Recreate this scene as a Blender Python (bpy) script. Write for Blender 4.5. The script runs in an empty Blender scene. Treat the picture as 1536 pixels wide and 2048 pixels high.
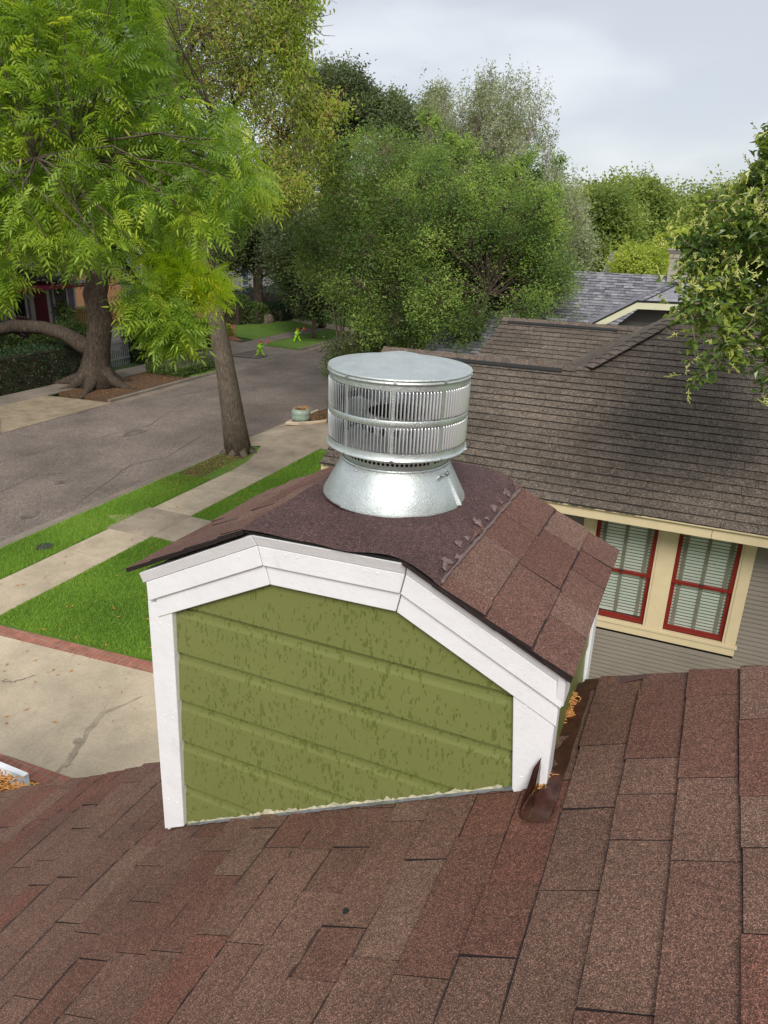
import bpy, math, random
import numpy as np
from mathutils import Vector, Matrix
random.seed(7); rng = np.random.default_rng(7)
sc = bpy.context.scene
col = sc.collection

# ------------------------------------------------------------------ camera
ZC = 7.0                                     # eye height above the ground; coordinates below are relative to the eye
F_PX, PITCH, ROLL, YAW = 1482.46, 0.372389, 0.0272664, 0.4086709
Fd = np.array([-math.sin(YAW)*math.cos(PITCH), math.cos(YAW)*math.cos(PITCH), -math.sin(PITCH)])
_r = np.array([math.cos(YAW), math.sin(YAW), 0.0]); _u = np.cross(_r, Fd)
Rd = _r*math.cos(ROLL) + _u*math.sin(ROLL); Ud = _u*math.cos(ROLL) - _r*math.sin(ROLL)
cam = bpy.data.cameras.new('camera'); co = bpy.data.objects.new('camera', cam); col.objects.link(co)
cam.sensor_fit = 'HORIZONTAL'; cam.sensor_width = 36; cam.lens = 36*F_PX/1536
cam.clip_start = 0.05; cam.clip_end = 2000
co.matrix_world = Matrix(((Rd[0], Ud[0], -Fd[0], 0), (Rd[1], Ud[1], -Fd[1], 0), (Rd[2], Ud[2], -Fd[2], ZC), (0, 0, 0, 1)))
sc.camera = co

# ------------------------------------------------------------------ sky, sun, exposure
SUN_EL, SUN_AZ = 42.0, 158.0                 # azimuth clockwise from +Y: the light comes from behind the viewer
w = bpy.data.worlds.new('World'); sc.world = w; w.use_nodes = True
nt = w.node_tree; nt.nodes.clear()
def wn(t): return nt.nodes.new(t)
o_ = wn('ShaderNodeOutputWorld'); bg = wn('ShaderNodeBackground'); sky = wn('ShaderNodeTexSky')
sky.sky_type = 'NISHITA'; sky.sun_disc = False; sky.sun_elevation = math.radians(SUN_EL); sky.sun_rotation = math.radians(SUN_AZ)
tc = wn('ShaderNodeTexCoord'); mp = wn('ShaderNodeMapping'); mp.inputs['Scale'].default_value = (1.1, 1.1, 3.4)
mp.inputs['Location'].default_value = (0.35, 0.1, 0.0)
nz = wn('ShaderNodeTexNoise'); nz.inputs['Scale'].default_value = 2.4; nz.inputs['Detail'].default_value = 5; nz.inputs['Roughness'].default_value = .45
rp = wn('ShaderNodeValToRGB'); rp.color_ramp.interpolation = 'EASE'
rp.color_ramp.elements[0].position = .42; rp.color_ramp.elements[0].color = (.59, .615, .66, 1)
rp.color_ramp.elements[1].position = .62; rp.color_ramp.elements[1].color = (.765, .78, .80, 1)
sm = wn('ShaderNodeVectorMath'); sm.operation = 'SCALE'; sm.inputs['Scale'].default_value = 3.45
mx = wn('ShaderNodeMix'); mx.data_type = 'RGBA'; mx.inputs['Factor'].default_value = .92
nt.links.new(tc.outputs['Generated'], mp.inputs[0]); nt.links.new(mp.outputs[0], nz.inputs['Vector'])
nt.links.new(nz.outputs['Fac'], rp.inputs[0]); nt.links.new(rp.outputs[0], sm.inputs[0])
nt.links.new(sky.outputs[0], mx.inputs[6]); nt.links.new(sm.outputs[0], mx.inputs[7])
nt.links.new(mx.outputs[2], bg.inputs[0]); bg.inputs[1].default_value = .15; nt.links.new(bg.outputs[0], o_.inputs[0])
sun = bpy.data.lights.new('sun', 'SUN'); sun.energy = 1.5; sun.angle = math.radians(24); sun.color = (1, .96, .9)
so = bpy.data.objects.new('sun', sun); col.objects.link(so); so.location = (0, 0, 40)
so.rotation_euler = (math.radians(90-SUN_EL), 0, math.radians(180-SUN_AZ)); so.rotation_mode = 'XYZ'
_sd = Vector((math.sin(math.radians(SUN_AZ))*math.cos(math.radians(SUN_EL)), math.cos(math.radians(SUN_AZ))*math.cos(math.radians(SUN_EL)), math.sin(math.radians(SUN_EL))))
so.rotation_euler = _sd.to_track_quat('Z', 'Y').to_euler()
sc.view_settings.view_transform = 'Standard'; sc.view_settings.look = 'None'; sc.view_settings.exposure = 1.02; sc.view_settings.gamma = 1
try:
    sc.cycles.use_denoising = True; sc.cycles.denoiser = 'OPENIMAGEDENOISE'
    sc.cycles.max_bounces = 6; sc.cycles.transparent_max_bounces = 8; sc.cycles.diffuse_bounces = 3; sc.cycles.glossy_bounces = 4; sc.cycles.transmission_bounces = 4
    sc.cycles.caustics_reflective = False; sc.cycles.caustics_refractive = False
except Exception: pass

# ------------------------------------------------------------------ view geometry helpers (photo pixel -> real place at a known distance)
def ray(x, y): return Fd + Rd*((x-768)/F_PX) - Ud*((y-1024)/F_PX)
def at(x, y, ax, val): d = ray(x, y); return d*(val/d['XYZ'.index(ax)])
def atd(x, y, d): return ray(x, y)*d
def on(x, y, n, c): d = ray(x, y); n = np.array(n, float); return d*(c/(n@d))
def gp(x, y, z=-7.0): return at(x, y, 'Z', z)

# ------------------------------------------------------------------ mesh builder
class MB:
    def __init__(s): s.V = []; s.F = []; s.A = []; s.n = 0
    def add(s, verts, faces, rnd=None, edge=0.0):
        b = s.n; s.V.extend([tuple(map(float, v)) for v in verts]); s.n += len(verts)
        r = random.random() if rnd is None else rnd
        for f in faces: s.F.append([b+i for i in f]); s.A.append((r, edge))
    def poly(s, pts, rnd=None, edge=0.0): s.add(pts, [list(range(len(pts)))], rnd, edge)
    def box(s, a, b, rnd=None):
        x0, y0, z0 = np.minimum(a, b); x1, y1, z1 = np.maximum(a, b)
        s.add([(x0,y0,z0),(x1,y0,z0),(x1,y1,z0),(x0,y1,z0),(x0,y0,z1),(x1,y0,z1),(x1,y1,z1),(x0,y1,z1)],
              [(0,3,2,1),(4,5,6,7),(0,1,5,4),(1,2,6,5),(2,3,7,6),(3,0,4,7)], rnd)
    def prism(s, pts, vec, rnd=None, edge=0.0):
        n = len(pts); v = np.array(vec, float); P = [np.array(p, float) for p in pts]
        s.add(P+[p+v for p in P], [list(range(n))[::-1], list(range(n, 2*n))]+[(i, (i+1) % n, n+(i+1) % n, n+i) for i in range(n)], rnd, edge)
    def tube(s, pts, rad, n=6, cap=True, rnd=None, wob=0.0):
        P = [np.array(p, float) for p in pts]; m = len(P)
        R = rad if hasattr(rad, '__len__') else [rad]*m
        V = []; prev = None
        for i in range(m):
            t = P[min(i+1, m-1)]-P[max(i-1, 0)]; t = t/(np.linalg.norm(t)+1e-9)
            if prev is None:
                a = np.array([1, 0, 0]) if abs(t[0]) < .8 else np.array([0, 1, 0]); prev = np.cross(t, a)
            prev = prev - t*(prev@t); prev /= np.linalg.norm(prev)+1e-9; q = np.cross(t, prev)
            for k in range(n):
                an = 2*math.pi*k/n; rr = R[i]*(1+(random.uniform(-wob, wob) if wob else 0))
                V.append(P[i]+(prev*math.cos(an)+q*math.sin(an))*rr)
        Fc = [(i*n+k, i*n+(k+1) % n, (i+1)*n+(k+1) % n, (i+1)*n+k) for i in range(m-1) for k in range(n)]
        if cap: Fc += [list(range(n))[::-1], list(range((m-1)*n, m*n))]
        s.add(V, Fc, rnd)
    def lathe(s, prof, c, n=48, rnd=None, a0=0, a1=2*math.pi, closed=True):
        V = []; k2 = n if closed else n+1
        for r, z in prof:
            for k in range(k2):
                a = a0+(a1-a0)*k/n; V.append((c[0]+r*math.cos(a), c[1]+r*math.sin(a), c[2]+z))
        Fc = []
        for i in range(len(prof)-1):
            for k in range(n):
                kk = (k+1) % k2; Fc.append((i*k2+k, i*k2+kk, (i+1)*k2+kk, (i+1)*k2+k))
        s.add(V, Fc, rnd)
    def arr(s, V, F, R):      # numpy: V (n,3), F (m,k), R (m,)
        s.big = getattr(s, 'big', []); s.big.append((V, F, R))
    def build(s, name, mat, parent=None, smooth=False, label=None, bevel=0.0):
        V = np.array(s.V, float).reshape(-1, 3); loops = []; starts = []; tot = []; A = [a[0] for a in s.A]; E = [a[1] for a in s.A]; c = 0
        for f in s.F: starts.append(c); tot.append(len(f)); loops.extend(f); c += len(f)
        loops = np.array(loops, dtype=np.int32); starts = np.array(starts, dtype=np.int32); tot = np.array(tot, dtype=np.int32)
        A = np.array(A, dtype=np.float32); E = np.array(E, dtype=np.float32)
        for bv, bf, br in getattr(s, 'big', []):
            k = bf.shape[1]; off = len(V); V = np.concatenate([V, bv]); l0 = len(loops)
            loops = np.concatenate([loops, (bf+off).ravel().astype(np.int32)])
            starts = np.concatenate([starts, (l0+np.arange(len(bf))*k).astype(np.int32)]); tot = np.concatenate([tot, np.full(len(bf), k, np.int32)])
            A = np.concatenate([A, br.astype(np.float32)]); E = np.concatenate([E, np.zeros(len(bf), np.float32)])
        off = np.array([0, 0, ZC]) - (np.array(WLOC.get(parent.name, (0, 0, 0))) if parent else 0)
        V = V+off
        me = bpy.data.meshes.new(name); me.vertices.add(len(V)); me.vertices.foreach_set('co', V.astype(np.float32).ravel())
        me.loops.add(len(loops)); me.loops.foreach_set('vertex_index', loops)
        me.polygons.add(len(starts)); me.polygons.foreach_set('loop_start', starts); me.polygons.foreach_set('loop_total', tot)
        me.polygons.foreach_set('use_smooth', np.full(len(starts), bool(smooth)))
        me.update(calc_edges=True); me.validate()
        if len(me.polygons) == len(A):
            a = me.attributes.new('rnd', 'FLOAT', 'FACE'); a.data.foreach_set('value', A)
            a = me.attributes.new('edge', 'FLOAT', 'FACE'); a.data.foreach_set('value', E)
        me.materials.append(mat)
        o = bpy.data.objects.new(name, me); col.objects.link(o)
        if parent: o.parent = parent; WLOC[o.name] = WLOC.get(parent.name, (0, 0, 0))
        else: WLOC[o.name] = (0, 0, 0)
        if label: o['label'] = label
        if bevel:
            b = o.modifiers.new('bevel', 'BEVEL'); b.width = bevel; b.segments = 2; b.limit_method = 'ANGLE'; b.angle_limit = .6
        return o
WLOC = {}
def tag(o, label, cat, group=None):
    o['label'] = label; o['category'] = cat
    if group: o['group'] = group
    return o
def thing(name, loc, label, cat, group=None):
    o = bpy.data.objects.new(name, None); col.objects.link(o); o.location = (loc[0], loc[1], loc[2]+ZC); o.empty_display_size = .2
    WLOC[o.name] = tuple(o.location); tag(o, label, cat, group); return o
def struct(o, kind='structure'): o['kind'] = kind; return o

# ------------------------------------------------------------------ material helpers
class G:
    def __init__(s, name):
        s.m = bpy.data.materials.new(name); s.m.use_nodes = True; s.t = s.m.node_tree; s.t.nodes.clear()
        s.out = s.t.nodes.new('ShaderNodeOutputMaterial'); s.tc = s.t.nodes.new('ShaderNodeTexCoord')
        s.geo = None
    def L(s, a, b): s.t.links.new(a, b)
    def put(s, inp, v):
        if isinstance(v, (int, float)): inp.default_value = v
        elif isinstance(v, tuple): inp.default_value = (v+(1,))[:4] if len(inp.default_value) == 4 else v
        else: s.L(v, inp)
    def vec(s, scale=(1, 1, 1), rot=(0, 0, 0)):
        m = s.t.nodes.new('ShaderNodeMapping'); m.inputs['Scale'].default_value = scale; m.inputs['Rotation'].default_value = rot
        s.L(s.tc.outputs['Object'], m.inputs[0]); return m.outputs[0]
    def attr(s, n='rnd'):
        a = s.t.nodes.new('ShaderNodeAttribute'); a.attribute_name = n; return a.outputs['Fac']
    def noise(s, sc_, det=3, rough=.5, v=None, dist=0):
        n = s.t.nodes.new('ShaderNodeTexNoise'); n.inputs['Scale'].default_value = sc_; n.inputs['Detail'].default_value = det
        n.inputs['Roughness'].default_value = rough; n.inputs['Distortion'].default_value = dist
        s.L(v if v is not None else s.tc.outputs['Object'], n.inputs['Vector']); return n.outputs['Fac']
    def voro(s, sc_, v=None, feat='F1', out='Distance', rand=1.0):
        n = s.t.nodes.new('ShaderNodeTexVoronoi'); n.feature = feat; n.inputs['Scale'].default_value = sc_; n.inputs['Randomness'].default_value = rand
        s.L(v if v is not None else s.tc.outputs['Object'], n.inputs['Vector']); return n.outputs[out]
    def ramp(s, f, stops, interp='LINEAR'):
        r = s.t.nodes.new('ShaderNodeValToRGB'); r.color_ramp.interpolation = interp; e = r.color_ramp.elements
        while len(e) < len(stops): e.new(.5)
        for i, (p, c) in enumerate(stops):
            e[i].position = p; e[i].color = (c, c, c, 1) if isinstance(c, (int, float)) else tuple(c)+(1,)
        s.put(r.inputs[0], f); return r.outputs[0]
    def mix(s, f, a, b, mode='MIX'):
        n = s.t.nodes.new('ShaderNodeMix'); n.data_type = 'RGBA'; n.blend_type = mode
        s.put(n.inputs[0], f); s.put(n.inputs[6], a); s.put(n.inputs[7], b); return n.outputs[2]
    def math(s, op, a, b=0.0):
        n = s.t.nodes.new('ShaderNodeMath'); n.operation = op; s.put(n.inputs[0], a); s.put(n.inputs[1], b); return n.outputs[0]
    def sep(s, c):
        n = s.t.nodes.new('ShaderNodeSeparateColor'); s.L(c, n.inputs[0]); return n.outputs[0]
    def bump(s, h, st=.3, d=.01, nrm=None):
        b = s.t.nodes.new('ShaderNodeBump'); b.inputs['Strength'].default_value = st; b.inputs['Distance'].default_value = d
        s.L(h, b.inputs['Height'])
        if nrm is not None: s.L(nrm, b.inputs['Normal'])
        return b.outputs[0]
    def pr(s, c, rough=.8, metal=0.0, spec=.4, nrm=None, trans=0.0, alpha=None):
        p = s.t.nodes.new('ShaderNodeBsdfPrincipled'); s.put(p.inputs['Base Color'], c); s.put(p.inputs['Roughness'], rough)
        s.put(p.inputs['Metallic'], metal); p.inputs['Specular IOR Level'].default_value = spec
        if trans: p.inputs['Transmission Weight'].default_value = trans
        if nrm is not None: s.L(nrm, p.inputs['Normal'])
        return p.outputs[0]
    def done(s, sh): s.L(sh, s.out.inputs[0]); return s.m

def simple(name, c, rough=.6, metal=0.0, spec=.4, ns=8.0, amt=.12, bump=0.0, bs=60.0):
    g = G(name); n = g.noise(ns, 4, .6)
    cc = g.mix(1.0, tuple(c), g.ramp(n, [(.3, 1-amt), (.7, 1+amt)]), 'MULTIPLY')
    nb = g.bump(g.noise(bs, 3), bump, .004) if bump else None
    return g.done(g.pr(cc, rough, metal, spec, nb))

def shingle_mat(name, stops, gran, gscale, stain=(.82, 1.12), sscale=2.0, rough=.85, edge=(.012, .011, .012), bst=.5, spec=.3):
    g = G(name)
    base = g.ramp(g.attr('rnd'), stops)
    v = g.sep(g.voro(gscale, out='Color'))
    c = g.mix(1.0, base, g.ramp(v, gran), 'MULTIPLY')
    c = g.mix(1.0, c, g.ramp(g.noise(sscale, 5, .65), [(.3, stain[0]), (.7, stain[1])]), 'MULTIPLY')
    fine = g.ramp(g.noise(gscale*.12, 3, .7), [(.3, .8), (.7, 1.2)])
    c = g.mix(1.0, c, fine, 'MULTIPLY')
    c = g.mix(g.attr('edge'), c, edge)  # black asphalt edges and the painted course shadows
    nb = g.bump(g.voro(gscale), bst, .0015)
    return g.done(g.pr(c, rough, 0, spec, nb))

M = {}
M['roof'] = shingle_mat('brown_granule_shingle', [(0, (.150, .064, .044)), (.15, (.132, .064, .045)), (.35, (.142, .079, .056)), (.55, (.155, .088, .063)), (.75, (.132, .070, .050)), (.92, (.164, .099, .071)), (1, (.138, .066, .046))],
                        [(0, .35), (.35, .7), (.62, 1.0), (.85, 1.5), (1, 2.6)], 520, stain=(.76, 1.2), sscale=1.6)
M['roof2'] = shingle_mat('chimney_shingle', [(0, (.132, .062, .046)), (.4, (.155, .080, .060)), (.7, (.178, .104, .077)), (1, (.132, .068, .053))],
                        [(0, .35), (.35, .7), (.62, 1.0), (.85, 1.4), (1, 2.3)], 520, stain=(.88, 1.08), sscale=4)
M['nroof'] = shingle_mat('weathered_brown_shingle', [(0, (.092, .074, .058)), (.5, (.110, .088, .069)), (1, (.134, .106, .083))],
                        [(0, .4), (.5, .9), (.85, 1.3), (1, 2.2)], 90, stain=(.62, 1.35), sscale=.55, edge=(.02, .016, .014), bst=.4)
M['groof'] = shingle_mat('grey_shingle', [(0, (.10, .10, .115)), (.35, (.17, .17, .19)), (1, (.27, .265, .285))],
                        [(0, .6), (.5, 1), (1, 1.5)], 60, stain=(.9, 1.1), edge=(.03, .03, .035), bst=.3)
g = G('maroon_roll_roofing')
v = g.sep(g.voro(420, out='Color'))
c = g.mix(1.0, (.072, .038, .034), g.ramp(v, [(0, .35), (.5, .9), (.85, 1.4), (1, 3.0)]), 'MULTIPLY')
c = g.mix(1.0, c, g.ramp(g.noise(5, 5, .65), [(.3, .75), (.7, 1.3)]), 'MULTIPLY')
c = g.mix(1.0, c, g.ramp(g.noise(60, 3, .7), [(.3, .75), (.7, 1.25)]), 'MULTIPLY')
M['maroon'] = g.done(g.pr(c, .75, 0, .4, g.bump(g.noise(90, 4, .7), .6, .004)))
# olive siding with darker wet streaks
g = G('wet_olive_paint')
sv = g.vec((1, 1, .34)); dv = g.t.nodes.new('ShaderNodeVectorMath'); dv.operation = 'ADD'
nn = g.t.nodes.new('ShaderNodeTexNoise'); nn.inputs['Scale'].default_value = 40; g.L(g.tc.outputs['Object'], nn.inputs['Vector'])
ns = g.t.nodes.new('ShaderNodeVectorMath'); ns.operation = 'SCALE'; ns.inputs['Scale'].default_value = .018; g.L(nn.outputs['Color'], ns.inputs[0])
g.L(sv, dv.inputs[0]); g.L(ns.outputs[0], dv.inputs[1])
vn = g.t.nodes.new('ShaderNodeTexVoronoi'); vn.inputs['Scale'].default_value = 112; g.L(dv.outputs[0], vn.inputs['Vector'])
size = g.math('MULTIPLY', g.sep(vn.outputs['Color']), .72)
dens = g.ramp(g.noise(5, 3, .6), [(.34, .55), (.62, 1.0)])
drop = g.ramp(g.math('SUBTRACT', g.math('MULTIPLY', size, dens), vn.outputs['Distance']), [(.0, 0), (.09, 1)])
c = g.mix(g.noise(3, 4, .5), (.160, .178, .050), (.205, .220, .072))
c = g.mix(g.math('MULTIPLY', drop, .9), c, (.118, .136, .032))
M['olive'] = g.done(g.pr(c, g.ramp(drop, [(0, .45), (1, .28)]), 0, .4, g.bump(g.noise(25, 4, .6), .08, .01)))
g = G('white_trim_paint')
c = g.mix(1.0, (.84, .83, .84), g.ramp(g.noise(9, 5, .6), [(.3, .95), (.7, 1.03)]), 'MULTIPLY')
wv = g.voro(70, g.vec((1, 1, .4)))
c = g.mix(g.ramp(wv, [(.12, .22), (.2, 0)]), c, (.62, .60, .62))
gr = g.ramp(g.noise(7, 5, .7, g.vec((1, 1, 1.4))), [(.58, 0), (.8, .35)])
c = g.mix(gr, c, (.50, .47, .42))
M['white'] = g.done(g.pr(c, .45, 0, .4, g.bump(g.noise(30, 5, .7, g.vec((.8, 1, 1))), .3, .006)))
g = G('galvanised_steel')
sp = g.sep(g.voro(160, out='Color'))
c = g.mix(1.0, (.64, .685, .66), g.ramp(g.noise(14, 4, .6), [(.3, .88), (.7, 1.06)]), 'MULTIPLY')
dr = g.voro(125)
c = g.mix(g.ramp(dr, [(.16, .45), (.26, 0)]), c, (.38, .40, .40))
b1 = g.bump(g.ramp(dr, [(.0, 1), (.26, .8), (.32, 0)]), .5, .0012)
b1 = g.bump(g.noise(9, 3), .12, .02, b1)
M['steel'] = g.done(g.pr(c, g.ramp(sp, [(0, .42), (1, .55)]), .9, .5, b1))
g = G('bright_steel_slat')
M['steel_b'] = g.done(g.pr((.84, .85, .86), .3, .65, .6, g.bump(g.noise(120, 3), .1, .002)))
M['steel_in'] = simple('dull_inner_steel', (.55, .56, .57), .4, .9, ns=20)
M['dark'] = simple('flat_black', (.012, .012, .012), .8)  # flat black; also painted in for the unlit insides of cowl and windows
M['screw'] = simple('zinc_screw', (.5, .5, .5), .35, 1)
M['copper'] = simple('brown_painted_flashing', (.085, .034, .024), .32, .35, .5, ns=22, amt=.45, bump=.25, bs=40)
M['leafdead'] = simple('dry_orange_leaves', (.50, .235, .065), .8, ns=60, amt=.5)
M['cement'] = simple('plastic_roof_cement', (.165, .115, .105), .7, ns=50, amt=.3, bump=.8, bs=90)
M['caulk'] = simple('chipped_cream_paint', (.55, .52, .36), .7, ns=50, amt=.35)
M['lead'] = simple('grey_flashing', (.22, .23, .24), .5, .5, ns=40, amt=.3)
M['cream'] = simple('cream_paint', (.66, .54, .34), .5, ns=4, amt=.05, bump=.08)
M['cream2'] = simple('pale_cream_paint', (.66, .64, .44), .5, ns=4, amt=.05)
M['red'] = simple('dark_red_paint', (.20, .018, .013), .35, ns=6, amt=.1)
M['taupe'] = simple('taupe_siding_paint', (.215, .185, .148), .55, ns=1.5, amt=.1, bump=.1, bs=12)
M['taupe_dark'] = simple('grey_siding_paint', (.15, .14, .115), .55, ns=1.5, amt=.1)
M['tape'] = simple('blind_tape', (.22, .20, .155), .8)
M['blind'] = simple('white_blind_slat', (.80, .84, .76), .5, ns=3, amt=.05)
g = G('window_glass')
gl = g.t.nodes.new('ShaderNodeBsdfGlossy'); gl.inputs['Roughness'].default_value = .03; gl.inputs['Color'].default_value = (.9, .95, .92, 1)
tr = g.t.nodes.new('ShaderNodeBsdfTransparent'); tr.inputs['Color'].default_value = (.97, .99, .97, 1)
ms = g.t.nodes.new('ShaderNodeMixShader'); ms.inputs[0].default_value = .14; g.L(tr.outputs[0], ms.inputs[1]); g.L(gl.outputs[0], ms.inputs[2])
M['glass'] = g.done(ms.outputs[0])
M['glass_dark'] = simple('dark_window_glass', (.02, .022, .025), .08, 0, .8)
M['vent'] = simple('black_vent_strip', (.015, .015, .015), .6)
g = G('asphalt')
v = g.sep(g.voro(70, out='Color'))
c = g.mix(1.0, (.205, .165, .138), g.ramp(v, [(0, .55), (.6, 1), (1, 1.7)]), 'MULTIPLY')
c = g.mix(1.0, c, g.ramp(g.noise(.35, 5, .65), [(.3, .62), (.68, 1.2)]), 'MULTIPLY')
c = g.mix(1.0, c, g.ramp(g.noise(14, 4, .75), [(.3, .72), (.7, 1.25)]), 'MULTIPLY')
pt = g.ramp(g.noise(.9, 3, .5, g.vec((1, .5, 1))), [(.66, 0), (.74, .45)])
c = g.mix(pt, c, (.05, .045, .042))
M['asphalt'] = g.done(g.pr(c, .85, 0, .3, g.bump(g.voro(70), .4, .01)))
def concrete(name, c0, lo=.72, hi=1.15, s=1.2, tint=None):
    g = G(name)
    c = g.mix(1.0, c0, g.ramp(g.noise(s, 6, .68), [(.3, lo), (.68, hi)]), 'MULTIPLY')
    c = g.mix(1.0, c, g.ramp(g.noise(35, 4, .7), [(.3, .86), (.7, 1.12)]), 'MULTIPLY')
    st = g.ramp(g.noise(s*2.2, 5, .7, g.vec((1, .6, 1)), 1.2), [(.56, 0), (.75, .5)])
    c = g.mix(st, c, tuple(x*.55 for x in c0))
    return g.done(g.pr(c, .85, 0, .3, g.bump(g.noise(60, 4, .7), .25, .006)))
M['conc'] = concrete('tan_concrete', (.54, .44, .315))
M['conc_d'] = concrete('stained_concrete', (.40, .325, .24), .62, 1.2, .9)
M['conc_f'] = concrete('grey_old_concrete', (.245, .205, .165), .65, 1.2, .8)
M['conc_y'] = concrete('yellowed_concrete', (.31, .245, .165), .6, 1.2, 1.6)
M['conc_drive'] = concrete('driveway_concrete', (.55, .455, .33), .72, 1.12, .8)
M['stain'] = simple('oil_dark_asphalt', (.145, .118, .10), .7, ns=4, amt=.4)
M['tar'] = simple('old_tar', (.10, .085, .075), .8, ns=5, amt=.3)
g = G('red_brick_edge')
br = g.t.nodes.new('ShaderNodeTexBrick'); g.L(g.vec((1, 1, 1), (0, 0, .06)), br.inputs['Vector'])
br.inputs['Scale'].default_value = 1; br.inputs['Brick Width'].default_value = .10; br.inputs['Row Height'].default_value = .21; br.inputs['Mortar Size'].default_value = .008
br.inputs['Color1'].default_value = (.40, .15, .10, 1); br.inputs['Color2'].default_value = (.30, .12, .085, 1); br.inputs['Mortar'].default_value = (.30, .22, .17, 1); br.offset = 0
c = g.mix(1.0, br.outputs['Color'], g.ramp(g.noise(6, 5, .7), [(.3, .7), (.7, 1.25)]), 'MULTIPLY')
M['brick'] = g.done(g.pr(c, .85, 0, .3, g.bump(br.outputs['Fac'], -.3, .01)))
g = G('lawn_soil')
c = g.ramp(g.noise(1.1, 6, .7), [(.3, (.115, .21, .036)), (.6, (.17, .29, .05)), (.8, (.25, .30, .09))])
c = g.mix(1.0, c, g.ramp(g.noise(60, 4, .8), [(.3, .6), (.7, 1.35)]), 'MULTIPLY')
M['lawn'] = g.done(g.pr(c, .9, 0, .2, g.bump(g.noise(90, 3, .8), 1.0, .03)))
g = G('far_ground')
c = g.ramp(g.noise(.3, 6, .7), [(.3, (.03, .05, .015)), (.6, (.06, .09, .025)), (.8, (.10, .085, .05))])
M['ground'] = g.done(g.pr(c, .95, 0, .2))
g = G('leaf_litter')
c = g.ramp(g.voro(28, out='Color'), [(0, (.04, .028, .018)), (.5, (.10, .062, .035)), (1, (.24, .12, .06))])
M['litter'] = g.done(g.pr(c, .9, 0, .2, g.bump(g.voro(28), .8, .02)))
g = G('red_mulch')
c = g.ramp(g.sep(g.voro(16, out='Color')), [(0, (.14, .05, .03)), (.5, (.30, .12, .07)), (1, (.42, .22, .14))])
M['mulch'] = g.done(g.pr(c, .9, 0, .2, g.bump(g.voro(16), .8, .03)))
def leaf_mat(name, stops, tl=.35, rough=.45, spec=.4, tcol=None):
    g = G(name); c = g.ramp(g.attr('rnd'), stops)
    p = g.pr(c, rough, 0, spec)
    t = g.t.nodes.new('ShaderNodeBsdfTranslucent')
    g.L(g.mix(1.0, c, tcol or (1.5, 1.5, .7), 'MULTIPLY'), t.inputs['Color'])
    m = g.t.nodes.new('ShaderNodeMixShader'); m.inputs[0].default_value = tl; g.L(p, m.inputs[1]); g.L(t.outputs[0], m.inputs[2])
    return g.done(m.outputs[0])
M['pecan'] = leaf_mat('pecan_leaf', [(0, (.11, .185, .036)), (.45, (.215, .335, .044)), (.8, (.36, .48, .056)), (1, (.52, .57, .085))], .48)
M['pecan_y'] = leaf_mat('yellow_pecan_leaf', [(0, (.34, .52, .04)), (.6, (.54, .68, .05)), (1, (.78, .76, .09))], .5)
M['olive_leaf'] = leaf_mat('sparse_leaf', [(0, (.15, .18, .045)), (.5, (.26, .31, .06)), (.8, (.36, .50, .06)), (1, (.46, .37, .14))], .45)
M['myrtle'] = leaf_mat('myrtle_leaf', [(0, (.085, .140, .048)), (.5, (.195, .295, .080)), (.85, (.32, .44, .11)), (1, (.46, .55, .165))], .48)
M['oak'] = leaf_mat('live_oak_leaf', [(0, (.055, .085, .030)), (.6, (.11, .155, .05)), (1, (.18, .22, .075))], .32)
M['dark_oak'] = leaf_mat('distant_oak_leaf', [(0, (.08, .11, .050)), (.6, (.14, .18, .08)), (1, (.21, .25, .115))], .32)
M['silver'] = leaf_mat('silvery_leaf', [(0, (.19, .215, .13)), (.6, (.31, .34, .21)), (1, (.46, .48, .32))], .32)
M['far'] = leaf_mat('far_leaf', [(0, (.15, .21, .055)), (.5, (.25, .32, .08)), (1, (.37, .42, .12))], .38)
M['fary'] = leaf_mat('far_bright_leaf', [(0, (.26, .34, .06)), (.5, (.42, .48, .09)), (1, (.60, .62, .16))], .4)
M['lig'] = leaf_mat('privet_leaf', [(0, (.07, .125, .03)), (.5, (.15, .225, .045)), (.85, (.30, .37, .06)), (1, (.48, .50, .09))], .35, .3, .5)
M['ligf'] = leaf_mat('privet_blossom', [(0, (.50, .52, .14)), (1, (.72, .72, .30))], .3)
M['hedge'] = leaf_mat('hedge_leaf', [(0, (.012, .034, .012)), (.7, (.028, .062, .02)), (1, (.055, .10, .032))], .15)
M['hedge_l'] = leaf_mat('shrub_leaf', [(0, (.06, .10, .025)), (.7, (.11, .18, .04)), (1, (.20, .27, .06))], .2)
M['burg'] = leaf_mat('burgundy_leaf', [(0, (.03, .012, .016)), (1, (.08, .03, .035))], .15)
M['grass'] = leaf_mat('grass_blade', [(0, (.07, .15, .025)), (.4, (.23, .39, .055)), (.85, (.36, .53, .09)), (1, (.54, .52, .22))], .42, .5, .3)
g = G('bark')
vb = g.vec((1, 1, .22)); h = g.noise(26, 6, .75, vb, .6)
c = g.ramp(h, [(.3, (.055, .042, .030)), (.55, (.17, .135, .098)), (.8, (.30, .255, .195))])
c = g.mix(1.0, c, g.ramp(g.noise(2.5, 4), [(.3, .75), (.7, 1.15)]), 'MULTIPLY')
M['bark'] = g.done(g.pr(c, .9, 0, .2, g.bump(h, 1.0, .03)))
g = G('dark_bark')
h = g.noise(11, 7, .8, g.vec((1, 1, .3)), .8)
c = g.ramp(h, [(.32, (.022, .017, .013)), (.52, (.075, .055, .040)), (.7, (.16, .125, .09))])
M['bark_d'] = g.done(g.pr(c, .9, 0, .2, g.bump(h, 1.0, .03)))
M['bark_p'] = simple('smooth_pale_bark', (.22, .16, .115), .8, ns=12, amt=.35)
M['twig'] = simple('grey_twig', (.20, .155, .115), .85, ns=12, amt=.3)
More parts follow.
